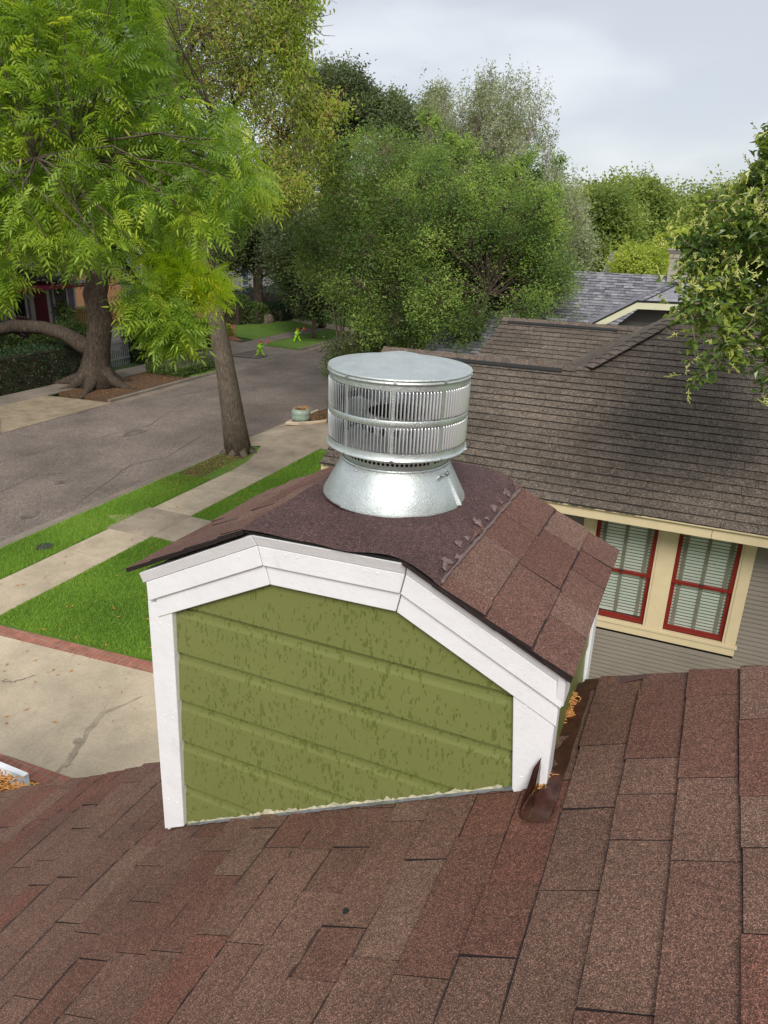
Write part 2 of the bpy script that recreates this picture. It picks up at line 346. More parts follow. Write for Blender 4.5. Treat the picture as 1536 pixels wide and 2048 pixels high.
M['purple'] = simple('lavender_siding', (.17, .135, .19), .6, ns=2, amt=.1)
M['offwhite'] = simple('white_house_paint', (.50, .48, .46), .6, ns=3, amt=.1)
M['door_red'] = simple('crimson_door', (.15, .008, .030), .4)
M['wood'] = simple('cedar_fence', (.36, .20, .075), .7, ns=14, amt=.3)
M['wood_d'] = simple('dark_fence', (.06, .045, .035), .7, ns=14, amt=.3)
M['iron'] = simple('dark_iron', (.03, .03, .03), .5)
M['gate'] = simple('grey_gate', (.22, .23, .25), .5, .3)
M['neon'] = simple('neon_green_plastic', (.42, .80, .03), .4, ns=6, amt=.08)
M['neon_d'] = simple('dark_band_plastic', (.03, .035, .02), .5)
M['orange'] = simple('orange_flag', (.85, .10, .03), .6)
M['cap_red'] = simple('red_cap_plastic', (.50, .08, .03), .5)
M['pot'] = simple('weathered_celadon_glaze', (.30, .37, .30), .45, ns=14, amt=.3)
M['stone'] = simple('brown_boulder', (.20, .16, .11), .9, ns=6, amt=.3, bump=.5, bs=9)
M['peach'] = simple('peach_brick_wall', (.48, .24, .13), .8, ns=9, amt=.3)
M['bluegrey'] = simple('blue_grey_siding', (.10, .13, .17), .6, ns=4, amt=.15)
M['gutter'] = simple('white_gutter', (.72, .74, .76), .35)

# ------------------------------------------------------------------ shingled surfaces
def clip_poly(P, Q):             # P clipped to convex Q (ccw)
    out = P
    for i in range(len(Q)):
        a = Q[i]; b = Q[(i+1) % len(Q)]; inp = out; out = []
        if not inp: return []
        sd = lambda p: (b[0]-a[0])*(p[1]-a[1])-(b[1]-a[1])*(p[0]-a[0])
        for j in range(len(inp)):
            p = inp[j]; q = inp[(j+1) % len(inp)]; sp_, sq = sd(p), sd(q)
            if sp_ >= 0: out.append(p)
            if sp_*sq < 0:
                t = sp_/(sp_-sq); out.append((p[0]+(q[0]-p[0])*t, p[1]+(q[1]-p[1])*t))
    return out
def shingles(mb, O, U, Vv, region, expo=.143, tab=(.14, .5), th=.006, jit=.003, gap=.003, bend=None, v0=None, teeth=True, lift=0.0, corr=.0, lip=.0026, line=0.0):
    """O origin, U along the course, Vv up the slope; region = convex (u,v) polygon, ccw"""
    O, U, Vv = (np.array(a, float) for a in (O, U, Vv)); N = np.cross(U, Vv); N /= np.linalg.norm(N)
    if N[2] < 0: N = -N
    us = [p[0] for p in region]; vs = [p[1] for p in region]; va = min(vs) if v0 is None else v0
    k = 0; v = va
    while v < max(vs):
        u = min(us)-random.uniform(0, tab[1]); last = random.random()
        while u < max(us):
            wd = random.uniform(*tab); bj = random.uniform(-jit, jit)
            r = [(u+gap/2, v+bj), (u+wd-gap/2, v+bj+random.uniform(-jit, jit)*.4), (u+wd-gap/2, v+expo+.012), (u+gap/2, v+expo+.012)]
            P = clip_poly(r, region); last = last*corr+random.random()*(1-corr)
            if len(P) >= 3:
                hh = th*(random.choice((.75, 1.35)) if teeth else 1.0)*random.uniform(.9, 1.1)
                top = []; low = []; lipw = lip*random.uniform(.3, 1.5)
                for (a, b) in P:
                    t = min(max((v+expo+.012-b)/(expo+.012), 0), 1); z = lift+hh*t+.0008
                    q = O+U*a+Vv*b; dz = bend(q) if bend is not None else 0
                    top.append(q+N*(z+dz)); low.append(q+N*(lift-.0035+dz)+(-Vv*lipw if b < v+.02 else 0)+(U*.0006 if a > u+wd/2 else -U*.0006))
                n = len(P); rr = last
                mb.add(top, [list(range(n))], rr, 0)
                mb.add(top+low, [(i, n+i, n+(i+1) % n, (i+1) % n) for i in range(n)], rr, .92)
                if line and random.random() < .93:  # painted course shadow: dark strip laid on the shingle below the tab edge
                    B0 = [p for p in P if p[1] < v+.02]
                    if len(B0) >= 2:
                        ua, ub = min(p[0] for p in B0), max(p[0] for p in B0); m = max(2, int((ub-ua)/.03)+1); xl = min(max(-(O+U*(ua+ub)/2+Vv*v)[0], 0), 1.6) if line < .01 else 0; shade_k = random.uniform(.62, .97)*(1-.08*min(xl, 1)); shade_w = line*(1+2.4*xl)*random.uniform(.45, 1.35); W = []
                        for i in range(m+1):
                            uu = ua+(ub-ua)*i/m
                            for vv in (v+bj+.001, v+bj-shade_w*random.uniform(.55, 1.3)): q = O+U*uu+Vv*vv; W.append(q+N*(lift+.0030+(bend(q) if bend is not None else 0)))
                        mb.add(W, [(2*i, 2*i+1, 2*i+3, 2*i+2) for i in range(m)], rr, shade_k)
            u += wd
        v += expo; k += 1

# ================================================================== GROUND, ROAD, PAVEMENTS
def sheet(name, pts, z, mat, parent=None, th=None):
    mb = MB()
    P = [(p[0], p[1], z) for p in pts]
    if th: mb.prism([(p[0], p[1], z-th) for p in pts], (0, 0, th))
    else: mb.poly(P)
    return mb.build(name, mat, parent)
def rect(x0, x1, y0, y1): return [(x0, y0), (x1, y0), (x1, y1), (x0, y1)]
struct(sheet('ground', rect(-700, 700, -300, 1200), -7.16, M['ground']))
struct(sheet('road', rect(-22.1, -13.9, -60, 260), -7.12, M['asphalt']))
# gutters along the kerbs
struct(sheet('road_gutter', rect(-14.35, -13.9, -60, 19.7), -7.116, M['conc_f']))
struct(sheet('road_gutter', rect(-22.1, -21.65, 22.6, 260), -7.116, M['conc_f']))
def kerb(x0, x1, y0, y1, m='conc_f'):
    mb = MB(); y = y0
    while y < y1-.01:
        y2 = min(y+3.0, y1); mb.box((x0, y+.006, -7.16), (x1, y2-.006, -7.0+random.uniform(-.006, .01))); y = y2
    return struct(mb.build('kerb', M[m], bevel=.02))
kerb(-13.98, -13.82, -40, 19.9); kerb(-13.98, -13.82, 25.2, 120)
kerb(-22.25, -22.1, -40, 17.4); kerb(-22.25, -22.1, 22.7, 31.2); kerb(-22.25, -22.1, 38.2, 160)
# near side: verge, yard, pavement
struct(sheet('lawn', rect(-13.82, -12.45, -40, 19.9), -7.0, M['lawn'], th=.15))
struct(sheet('lawn', rect(-13.82, -12.45, 25.2, 120), -7.0, M['litter'], th=.15))
struct(sheet('lawn', rect(-12.45, 60, -40, 400), -7.004, M['lawn'], th=.15))
def slabs(name, x0, x1, y0, y1, step, z, m, jitter=.004):
    mb = MB(); y = y0
    while y < y1-.01:
        y2 = min(y+step, y1); mb.box((x0, y+.006, z-.05), (x1, y2-.006, z+random.uniform(-jitter, jitter))); y = y2
    return struct(mb.build(name, M[m]))
slabs('pavement', -12.5, -11.3, -30, 17.3, 1.52, -6.985, 'conc')
slabs('pavement', -12.5, -11.3, 25.4, 90, 1.52, -6.985, 'conc')
pv = MB(); pv.prism([(-12.5, 17.31, -7.04), (-11.3, 17.31, -7.04), (-11.3, 20.7, -7.04), (-13.15, 20.0, -7.04), (-12.6, 18.4, -7.04)], (0, 0, .055)); struct(pv.build('pavement', M['conc_d']))
pv = MB(); pv.box((-12.62, 12.35, -7.03), (-11.31, 13.9, -6.979)); pv.box((-11.29, 12.45, -7.03), (-6.4, 13.85, -6.98)); pv.prism([(-13.15, 12.95, -7.03), (-12.51, 12.75, -7.03), (-12.51, 13.35, -7.03), (-12.8, 13.3, -7.03)], (0, 0, .045))
struct(pv.build('footpath', M['conc_d']))
# driveway of our house, with brick edging
struct(sheet('driveway', [(-13.82, 4.9), (-7.9, 5.55), (5, 6.1), (5, 8.0), (-7.5, 8.0), (-11.0, 7.72), (-13.82, 7.5)], -6.982, M['conc_drive'], th=.04))
sb = MB(); sb.prism([(-13.8, 7.75, -7.02), (-11.0, 7.73, -7.02), (-7.5, 8.01, -7.02), (2, 8.3, -7.02), (2, 8.55, -7.02), (-7.6, 8.26, -7.02), (-11.1, 7.98, -7.02), (-13.8, 7.96, -7.02)], (0, 0, .045)); struct(sb.build('brick_edging', M['brick']))
sb = MB(); sb.prism([(-13.8, 4.66, -7.02), (-7.9, 5.31, -7.02), (5, 5.86, -7.02), (5, 6.09, -7.02), (-7.9, 5.54, -7.02), (-13.8, 4.89, -7.02)], (0, 0, .045)); struct(sb.build('brick_edging', M['brick']))
M['crack'] = concrete('crack_fill', (.40, .33, .24), .7, 1.15, 3)
def crack(pts, wd, z=-6.977, mt='crack'):
    mb = MB(); L_, R_ = [], []
    P = [gp(*p, z) for p in pts]; Q = []
    for i in range(len(P)-1):
        for t in np.linspace(0, 1, 7)[:-1]: Q.append(P[i]*(1-t)+P[i+1]*t+np.array([random.uniform(-.03, .03), random.uniform(-.03, .03), 0]))
    Q.append(P[-1])
    for i, q in enumerate(Q):
        d = Q[min(i+1, len(Q)-1)]-Q[max(i-1, 0)]; n = np.array([-d[1], d[0], 0])/(np.linalg.norm(d)+1e-6); s = wd*random.uniform(.3, 1.1)*(.3 if i in (0, len(Q)-1) else 1)
        L_.append(q+n*s); R_.append(q-n*s)
    n = len(Q); mb.add(L_+R_, [(i, i+1, n+i+1, n+i) for i in range(n-1)])
    return struct(mb.build('crack', M[mt]))
crack([(92, 1570), (140, 1520), (175, 1465), (210, 1425), (285, 1392)], .045)
crack([(0, 1362), (30, 1362), (72, 1350)], .018, -6.977, 'asphalt')
for p_, w_ in (([(150, 1010), (260, 930), (330, 915), (440, 850)], .02), ([(0, 985), (70, 950), (150, 945)], .018), ([(300, 800), (420, 780), (520, 740), (600, 735)], .03), ([(180, 880), (300, 850), (390, 790)], .015)): crack(p_, w_, -7.114, 'tar')
crack([(130, 1535), (150, 1500), (160, 1475)], .06, -6.973)
# aprons near side
ap = MB(); ap.add([(-13.15, 20.0, -6.99), (-11.3, 20.71, -6.988), (-11.3, 25.4, -6.988), (-13.3, 23.3, -6.995), (-14.3, 19.9, -7.115), (-14.3, 24.2, -7.115)], [(0, 1, 2, 3), (4, 0, 3, 5)]); struct(ap.build('driveway_apron', M['conc_d']))
ap = MB(); ap.prism([(-11.3, 20.72, -7.03), (-4, 20.9, -7.03), (-4, 25.0, -7.03), (-11.3, 25.39, -7.03)], (0, 0, .042)); struct(ap.build('driveway', M['conc_d']))
ck = MB(); ck.tube([(-13.35, 23.2, -6.97), (-13.45, 23.0, -6.96), (-13.9, 22.9, -6.97), (-14.0, 23.2, -7.02), (-13.95, 25.3, -7.02)], .075, 6); struct(ck.build('kerb', M['conc']))
ck = MB(); ck.tube([(-13.35, 23.2, -6.97), (-12.9, 23.6, -6.96), (-12.55, 24.4, -6.96), (-12.5, 25.4, -6.97)], .07, 6); struct(ck.build('kerb', M['conc']))
ap = MB(); ap.prism([(-13.85, 23.1, -7.05), (-13.3, 23.3, -7.05), (-12.6, 24.4, -7.05), (-12.5, 25.3, -7.05), (-13.85, 25.3, -7.05)], (0, 0, .06)); struct(ap.build('planting_bed', M['litter']))
# far side
struct(sheet('lawn', rect(-24.9, -22.25, -40, 17.4), -7.0, M['lawn'], th=.15))
struct(sheet('planting_bed', rect(-24.9, -22.25, 22.7, 28.2), -7.0, M['litter'], th=.15))
struct(sheet('lawn', rect(-24.9, -22.25, 28.2, 31.2), -7.0, M['lawn'], th=.15))
struct(sheet('lawn', rect(-24.9, -22.25, 38.2, 160), -7.0, M['lawn'], th=.15))
struct(sheet('lawn', rect(-200, -24.9, -40, 300), -7.01, M['ground'], th=.12))
slabs('pavement', -26.2, -24.85, -20, 90, 1.52, -6.985, 'conc_f')
ap = MB(); ap.add([(-22.0, 17.4, -7.11), (-22.0, 22.7, -7.11), (-24.85, 22.0, -6.99), (-24.85, 18.5, -6.99)], [(0, 1, 2, 3)]); struct(ap.build('driveway_apron', M['conc_y']))
ck = MB(); ck.tube([(-22.15, 17.2, -7.03), (-22.7, 17.7, -6.98), (-23.4, 18.3, -6.97), (-24.8, 19.0, -6.97)], [.09, .12, .13, .1], 7); struct(ck.build('kerb', M['conc_f']))
ap = MB(); ap.add([(-22.0, 31.2, -7.11), (-22.0, 38.2, -7.11), (-24.85, 37.9, -6.988), (-24.85, 31.4, -6.988)], [(0, 1, 2, 3)]); ap.poly([(-26.2, 31.4, -6.984), (-26.2, 38.2, -6.984), (-40, 40.0, -6.984), (-40, 33.0, -6.984)]); struct(ap.build('driveway_apron', M['conc_f']))
ap = MB(); ap.poly([(-24.0, 36.3, -6.975), (-22.6, 35.4, -7.05), (-22.6, 34.3, -7.05), (-24.3, 33.8, -6.978)]); struct(ap.build('asphalt_patch', M['asphalt']))
struct(sheet('lawn', [(-26.2, 39.5), (-26.2, 75), (-34, 62), (-32, 46), (-28, 40)], -6.98, M['lawn']))
struct(sheet('mulch_bed', [(-26.4, 38.6), (-28, 40), (-32, 46), (-37, 52), (-40, 47), (-34, 41), (-28.5, 37.9)], -6.97, M['mulch']))
ap = MB(); ap.poly([gp(560, 636, -6.975), gp(655, 657, -6.975), gp(720, 668, -6.975), gp(720, 660, -6.975), gp(600, 636, -6.975)]); struct(ap.build('footpath', M['conc']))
struct(sheet('lawn', [tuple(gp(560, 634)[:2]), tuple(gp(720, 657)[:2]), tuple(gp(720, 640)[:2]), tuple(gp(540, 622)[:2])], -6.97, M['lawn']))
struct(sheet('bare_soil', [(-13.75, 15.6), (-13.1, 15.2), (-12.9, 16.3), (-13.0, 17.6), (-12.9, 18.9), (-13.8, 19.6)], -6.994, M['litter']))
def litter(n, areas, size, name):
    pts = []
    for (x0, x1, y0, y1, z, k) in areas: pts.append(np.stack([rng.uniform(x0, x1, k), rng.uniform(y0, y1, k), np.full(k, z)], 1))
    p = np.concatenate(pts); m_ = MB(); an = rng.uniform(0, 6.28, len(p)); s_ = size*rng.uniform(.5, 1.4, len(p)); a = np.stack([np.cos(an), np.sin(an), rng.uniform(-.1, .3, len(p))], 1)*s_[:, None]; b = np.stack([-np.sin(an), np.cos(an), rng.uniform(-.1, .3, len(p))], 1)*(s_*.4)[:, None]
    V = np.zeros((len(p), 4, 3)); V[:, 0] = p-a; V[:, 1] = p+b; V[:, 2] = p+a; V[:, 3] = p-b; m_.arr(V.reshape(-1, 3), np.arange(len(p)*4).reshape(-1, 4), rng.uniform(0, 1, len(p))); o = m_.build(name, M['leafdead']); o['kind'] = 'stuff'
litter(0, [(-14.3, -14.0, 5, 30, -7.10, 260), (-21.9, -21.5, 22, 45, -7.10, 300), (-13.7, -12.6, 14, 19.5, -6.97, 160), (-13.7, -12.7, 23.4, 25.4, -6.97, 260), (-24.6, -22.4, 23, 28, -6.98, 300), (-11.2, -7.3, 8.1, 12, -6.95, 60), (-13, -7, 6, 8, -6.97, 50), (-12.4, -11.4, 8, 20, -6.97, 40), (-21, -15, 8, 40, -7.11, 120)], .035, 'leaf_litter')
for (px, py, r_) in ((270, 865, .55), (120, 965, .22), (500, 775, .5), (60, 1030, .3)):
    c_ = gp(px, py, -7.113); m_ = MB(); m_.poly([c_+np.array([math.cos(a)*r_*random.uniform(.5, 1.2)*.7, math.sin(a)*r_*random.uniform(.6, 1.3), 0]) for a in np.linspace(0, 6.0, 14)]); struct(m_.build('oil_stain', M['stain']))
# meter cover set in the verge
t = thing('meter_cover', (-13.0, 10.9, -6.98), 'round dark metal meter cover sunk in the grass verge', 'cover')
m_ = MB(); m_.lathe([(0, .02), (.14, .02), (.15, .012), (.19, .01), (.2, -.02)], (-13.0, 10.9, -6.98), 20); m_.build('lid', M['iron'], t)

# grass blades
def grass(areas, name):
    Vs, Fs, Rs = [], [], []; base = 0
    for (poly, dens, hgt, wd) in areas:
        P = np.array(poly); x0, y0 = P.min(0); x1, y1 = P.max(0); n = int((x1-x0)*(y1-y0)*dens)
        q = rng.uniform([x0, y0], [x1, y1], (n, 2)); ins = np.ones(n, bool)
        for i in range(len(P)):
            a, b = P[i], P[(i+1) % len(P)]; ins &= ((b[0]-a[0])*(q[:, 1]-a[1])-(b[1]-a[1])*(q[:, 0]-a[0])) > 0
        q = q[ins]; n = len(q); an = rng.uniform(0, 6.283, n); h = hgt*rng.uniform(.5, 1.25, n); ln = h*rng.uniform(.2, 1.2, n); la = rng.uniform(0, 6.283, n); w_ = wd*rng.uniform(.6, 1.2, n)
        V = np.zeros((n, 3, 3)); dx = np.cos(an)*w_/2; dy = np.sin(an)*w_/2
        V[:, 0] = np.stack([q[:, 0]-dx, q[:, 1]-dy, np.full(n, -7.0)], 1); V[:, 1] = np.stack([q[:, 0]+dx, q[:, 1]+dy, np.full(n, -7.0)], 1)
        V[:, 2] = np.stack([q[:, 0]+np.cos(la)*ln, q[:, 1]+np.sin(la)*ln, -7.0+h], 1)
        patch = .5+.25*np.sin(q[:, 0]*1.7+q[:, 1]*.9)+.2*np.sin(q[:, 0]*.6-q[:, 1]*2.3)
        Vs.append(V.reshape(-1, 3)); Fs.append(np.arange(n*3).reshape(-1, 3)+base); base += n*3; Rs.append(np.clip(patch*.35+rng.uniform(0, .65, n), 0, 1))
    mb = MB(); mb.arr(np.concatenate(Vs), np.concatenate(Fs), np.concatenate(Rs)); o = mb.build(name, M['grass']); o['kind'] = 'stuff'; return o
grass([([(-13.8, 8), (-12.55, 8), (-12.55, 16.4), (-13.8, 16.4)], 4200, .06, .013),
       ([(-13.8, 16.4), (-12.7, 16.4), (-12.9, 18.6), (-13.8, 18.6)], 900, .05, .013),
       ([(-11.28, 8.05), (-7.0, 8.35), (-7.0, 12.4), (-11.28, 12.4)], 4200, .065, .013),
       ([(-11.28, 13.95), (-7.2, 13.95), (-7.2, 20.4), (-11.28, 20.4)], 3000, .06, .014)], 'grass')

# ================================================================== TREES
def bez(a, b, lift, n=6, wob=.0):
    a, b = np.array(a, float), np.array(b, float); P = []
    L_ = np.linalg.norm(b-a)
    for i in range(n+1):
        t = i/n; p = a*(1-t)+b*t; p[2] += lift*L_*math.sin(math.pi*t)
        if 0 < i < n: p += np.array([random.uniform(-1, 1) for _ in range(3)])*wob*L_
        P.append(p)
    return P
def in_poly(x, y, poly):
    c = False; n = len(poly); j = n-1
    for i in range(n):
        xi, yi = poly[i]; xj, yj = poly[j]
        if (yi > y) != (yj > y) and x < (xj-xi)*(y-yi)/(yj-yi)+xi: c = not c
        j = i
    return c
def sample_out(poly, n, d0, d1):
    xs = [p[0] for p in poly]; ys = [p[1] for p in poly]; out = []
    while len(out) < n:
        x = random.uniform(min(xs), max(xs)); y = random.uniform(min(ys), max(ys))
        if in_poly(x, y, poly): out.append(atd(x, y, random.uniform(d0, d1)))
    return np.array(out)
def rot_frames(n, up=.5, out=None, outw=0.0):
    """random leaf frames: returns axis a (length), b (width)"""
    nrm = rng.normal(size=(n, 3)); nrm[:, 2] = np.abs(nrm[:, 2])+up
    nrm /= np.linalg.norm(nrm, axis=1)[:, None]
    a = rng.normal(size=(n, 3))
    if out is not None: a = a*(1-outw)+out*outw*2
    a -= nrm*(a*nrm).sum(1)[:, None]; a /= np.linalg.norm(a, axis=1)[:, None]+1e-9
    return a, np.cross(nrm, a), nrm
def leaves(mb, pts, size, asp=.5, up=.5, fold=.15, rb=None, out=None, outw=0.0):
    n = len(pts); a, b, nrm = rot_frames(n, up, out, outw); s = size*rng.uniform(.65, 1.25, n)[:, None]
    V = np.zeros((n, 4, 3)); V[:, 0] = pts; V[:, 1] = pts+a*s*.45+b*s*asp*.5+nrm*s*fold; V[:, 2] = pts+a*s-nrm*s*fold*.6; V[:, 3] = pts+a*s*.45-b*s*asp*.5+nrm*s*fold
    F = np.arange(n*4).reshape(-1, 4); r = rng.uniform(0, 1, n) if rb is None else np.clip(rb+rng.normal(0, .16, n), 0, 1)
    mb.arr(V.reshape(-1, 3), F, r)
def crown_tree(name, loc, label, poly, d, lumps, lump_r, twigs, tw_r, nleaf, lsize, mat, bark='bark', trunk=None, tr=.2, group=None, cat='tree', asp=.5, up=.5, twigtube=.012, flat=1.0, limb_r=.05, spiky=0.0, extra=None, stems=None):
    t = thing(name, loc, label, cat, group)
    C = sample_out(poly, lumps, *d)
    # spread lumps apart a little
    tb = MB()
    base = np.array(loc, float)
    if trunk is None: trunk = [base, base*.5+C.mean(0)*.5]
    trunk = [np.array(p, float) for p in trunk]
    if stems is None: tb.tube(trunk, np.linspace(tr, tr*.55, len(trunk)), 10, wob=.06)
    tw_all = []; out_all = []; tone = []
    top = trunk[-1]
    for c in C:
        cand = trunk[len(trunk)//2:] if stems is None else [random.choice(stems)[-1]]
        s = min(cand, key=lambda p: np.linalg.norm(p-c)+random.uniform(0, .5))
        tb.tube(bez(s, c, .12, 5, .04), np.linspace(limb_r, limb_r*.35, 6), 5, cap=False)
        q = rng.normal(size=(twigs, 3)); q /= np.linalg.norm(q, axis=1)[:, None]; q *= (lump_r*random.uniform(.5, 1.15)*rng.uniform(.3, 1, twigs)**.6*np.where(rng.random(twigs) < .18, 1.6, 1.0))[:, None]; q[:, 2] *= flat
        if spiky: q[:, 2] = np.abs(q[:, 2])*(1+spiky)
        tn = random.uniform(.02, .92)
        for p in q:
            if twigtube and random.random() < .6: tb.tube(bez(c, c+p, .05, 2), [twigtube, twigtube*.7, twigtube*.3], 3, cap=False)
        tw_all.append(c+q); out_all.append(q/(np.linalg.norm(q, axis=1)[:, None]+1e-6)); tone += [tn]*twigs
    T = np.concatenate(tw_all); O = np.concatenate(out_all); tone = np.array(tone)
    if stems is not None:
        for s_ in stems: tb.tube(s_, np.linspace(tr, tr*.6, len(s_)), 6, wob=.05)
    tb.build('trunk', M[bark], t, smooth=True)
    pts = np.repeat(T, nleaf, 0); o2 = np.repeat(O, nleaf, 0); tr_ = np.repeat(tone, nleaf)
    dd = rng.normal(size=pts.shape)*tw_r
    if spiky: dd = dd*.45 + o2*np.array([.35, .35, 1])*(rng.uniform(0, 1, len(pts))*tw_r*4)[:, None]
    cb = MB(); leaves(cb, pts+dd, lsize, asp, up, rb=tr_, out=o2, outw=.35)
    if extra: extra(cb, T, O)
    cb.build('crown', M[mat], t)
    return t

# --- pecan with long feathery leaves, nearest on the left
def compound_leaf(seed, L_=.255, n=6):
    r = random.Random(seed); V = []; F = []
    droop = r.uniform(.25, .6)
    def rach(t): return np.array([L_*t, 0.0, -droop*L_*t*t])
    def leaflet(p, d, ln, wd):
        d = d/np.linalg.norm(d); nrm = np.array([0, 0, 1.]); s = np.cross(nrm, d); s /= np.linalg.norm(s); b = len(V)
        dr = r.uniform(.15, .45)
        def P(t, k): q = p+d*ln*t+s*(wd*k)+np.array([0, 0, -dr*ln*t*t]); return q
        V.extend([P(0, 0), P(.33, .5), P(.33, -.5), P(.7, .36), P(.7, -.36), P(1, 0)])
        F.extend([(b, b+2, b+1, b+1), (b+1, b+2, b+4, b+3), (b+3, b+4, b+5, b+5)])
    for i in range(n):
        t = .22+.72*i/(n-1)
        for sgn in (1, -1):
            ln = L_*r.uniform(.27, .36)*(1 if 0 < i < n-1 else .8); leaflet(rach(t), np.array([.55, sgn, -.15+r.uniform(-.1, .15)]), ln, ln*.24)
    leaflet(rach(1.0), np.array([1, 0, -droop*1.2]), L_*.32, L_*.075)
    b = len(V); V.extend([np.array([0, .003, 0]), np.array([0, -.003, 0]), rach(1)+[0, .001, 0], rach(1)-np.array([0, .001, 0])]); F.append((b, b+1, b+3, b+2))
    return np.array(V), np.array(F)
LV = [compound_leaf(i) for i in range(7)]
def add_compound(mb, P, D, scale, rb):
    """P points, D outward directions"""
    n = len(P); which = rng.integers(0, len(LV), n)
    for k, (V0, F0) in enumerate(LV):
        ii = np.where(which == k)[0]
        if not len(ii): continue
        m = len(ii); x = D[ii]; x = x/np.linalg.norm(x, axis=1)[:, None]
        z = rng.normal(size=(m, 3))*.55+np.array([0, 0, 1]); z -= x*(z*x).sum(1)[:, None]; z /= np.linalg.norm(z, axis=1)[:, None]; y = np.cross(z, x)
        s = scale*rng.uniform(.5, 1.15, m)
        W = (V0[None, :, 0, None]*x[:, None]+V0[None, :, 1, None]*y[:, None]+V0[None, :, 2, None]*z[:, None])*s[:, None, None]+P[ii][:, None]
        nv = len(V0); Fq = (F0[None]+(np.arange(m)*nv)[:, None, None]).reshape(-1, 4)
        W = W.reshape(-1, 3); r = np.repeat(np.clip(rb[ii]+rng.normal(0, .12, m), 0, 1), len(F0))
        quad = Fq[:, 2] != Fq[:, 3]
        mb.arr(W, Fq[quad], r[quad]); mb.arr(W, Fq[~quad][:, :3], r[~quad])
def feather_tree(name, loc, label, regions, trunk, limbs, cat='tree'):
    t = thing(name, loc, label, cat); tb = MB()
    tb.tube(trunk[0], trunk[1], 12, wob=.05); allp = []
    for pts, r in limbs:
        tb.tube(pts, np.linspace(r, r*.35, len(pts)), 7, wob=.06, cap=False); allp += [np.array(p, float) for p in pts[1:]]
    AP = np.array(allp); cbs = {}
    for (poly, d, ntip, nl, sc_, mt, lab) in regions:
        T = sample_out(poly, ntip, *d); P, D, Rb = [], [], []
        for tip in T:
            j = np.argmin(np.linalg.norm(AP-tip, axis=1)+rng.uniform(0, .6, len(AP))); s = AP[j]
            if random.random() < .30: tb.tube(bez(s, tip, .06, 5, .03), np.linspace(.014, .004, 6), 4, cap=False)
            v = tip-s; v /= np.linalg.norm(v)+1e-6; tone = random.uniform(.1, .9)
            for k in range(nl):
                a = rng.normal(size=3)*.75+v*.5; a[2] = a[2]*.5-.12; P.append(tip-v*.05*k*random.random()); D.append(a); Rb.append(tone)
        cb = cbs.setdefault((mt, lab), MB()); add_compound(cb, np.array(P), np.array(D), sc_, np.array(Rb))
    tb.build('trunk', M['bark'], t, smooth=True)
    for (mt, lab), cb in cbs.items(): cb.build('crown', M[mt], t, label=lab)
    return t
PEC = [(-140, -160), (330, -160), (330, -20), (300, 40), (330, 90), (350, 190), (460, 215), (500, 290), (545, 365), (530, 400), (500, 420), (505, 460), (440, 440), (390, 470), (300, 460), (250, 505), (190, 520), (100, 515), (40, 515), (-140, 560)]
PECL = [(255, 560), (330, 590), (395, 630), (400, 660), (350, 690), (320, 690), (280, 640)]
PECY = [(300, 490), (340, 480), (400, 520), (455, 560), (440, 590), (400, 585), (340, 580), (300, 540)]
def pa(x, y, d): return atd(x, y, d)
feather_tree('pecan_tree', (-10.6, 3.2, -7), 'big bright green pecan tree with long feathery leaves filling the upper left', [
    (PEC, (6.6, 8.8), 880, 8, 1.0, 'pecan', None), (PEC, (8.8, 11.0), 560, 8, 1.2, 'pecan', None),
    (PECL, (7.2, 8.0), 90, 8, 1.0, 'pecan', None), ([(-60, 560), (0, 530), (32, 555), (15, 580), (-60, 620)], (7, 8), 40, 7, 1.0, 'pecan', None),
    (PECY, (7.9, 8.9), 120, 8, .95, 'pecan_y', 'yellow green leaf cluster hanging low')],
    ([(-10.6, 3.2, -7.05), (-10.55, 3.3, -5), (-10.3, 3.6, -3), (-9.9, 4.1, -1.2)], [.42, .3, .26, .22]),
    [([(-9.9, 4.1, -1.2), pa(-80, 170, 8.4), pa(20, 225, 8.2), pa(60, 250, 8.0), pa(130, 330, 8.0), pa(200, 355, 8.1), pa(240, 366, 8.3), pa(330, 370, 8.5), pa(430, 360, 8.8)], .075),
     ([(-9.9, 4.1, -1.2), pa(-60, 395, 9), pa(40, 395, 8.7), pa(130, 440, 8.7), pa(230, 500, 8.8), pa(300, 600, 8.8), pa(350, 650, 8.7)], .06),
     ([(-9.9, 4.1, -1.2), pa(-90, 340, 7.2), pa(0, 330, 7.0), pa(70, 315, 7.1), pa(150, 300, 7.3)], .03),
     ([(-9.9, 4.1, -1.2), pa(-120, 60, 8.6), pa(20, 80, 8.8), pa(90, 70, 9), pa(170, 20, 9.2), pa(280, -60, 9.5)], .06),
     ([pa(60, 250, 8.0), pa(150, 230, 8.6), pa(260, 190, 9.0), pa(330, 180, 9.3)], .03),
     ([pa(240, 366, 8.3), pa(330, 450, 9.2), pa(380, 520, 10.0), pa(430, 560, 10.2)], .03),
     ([pa(200, 355, 8.1), pa(320, 310, 8.0), pa(440, 270, 8.2), pa(500, 300, 8.4)], .03)])

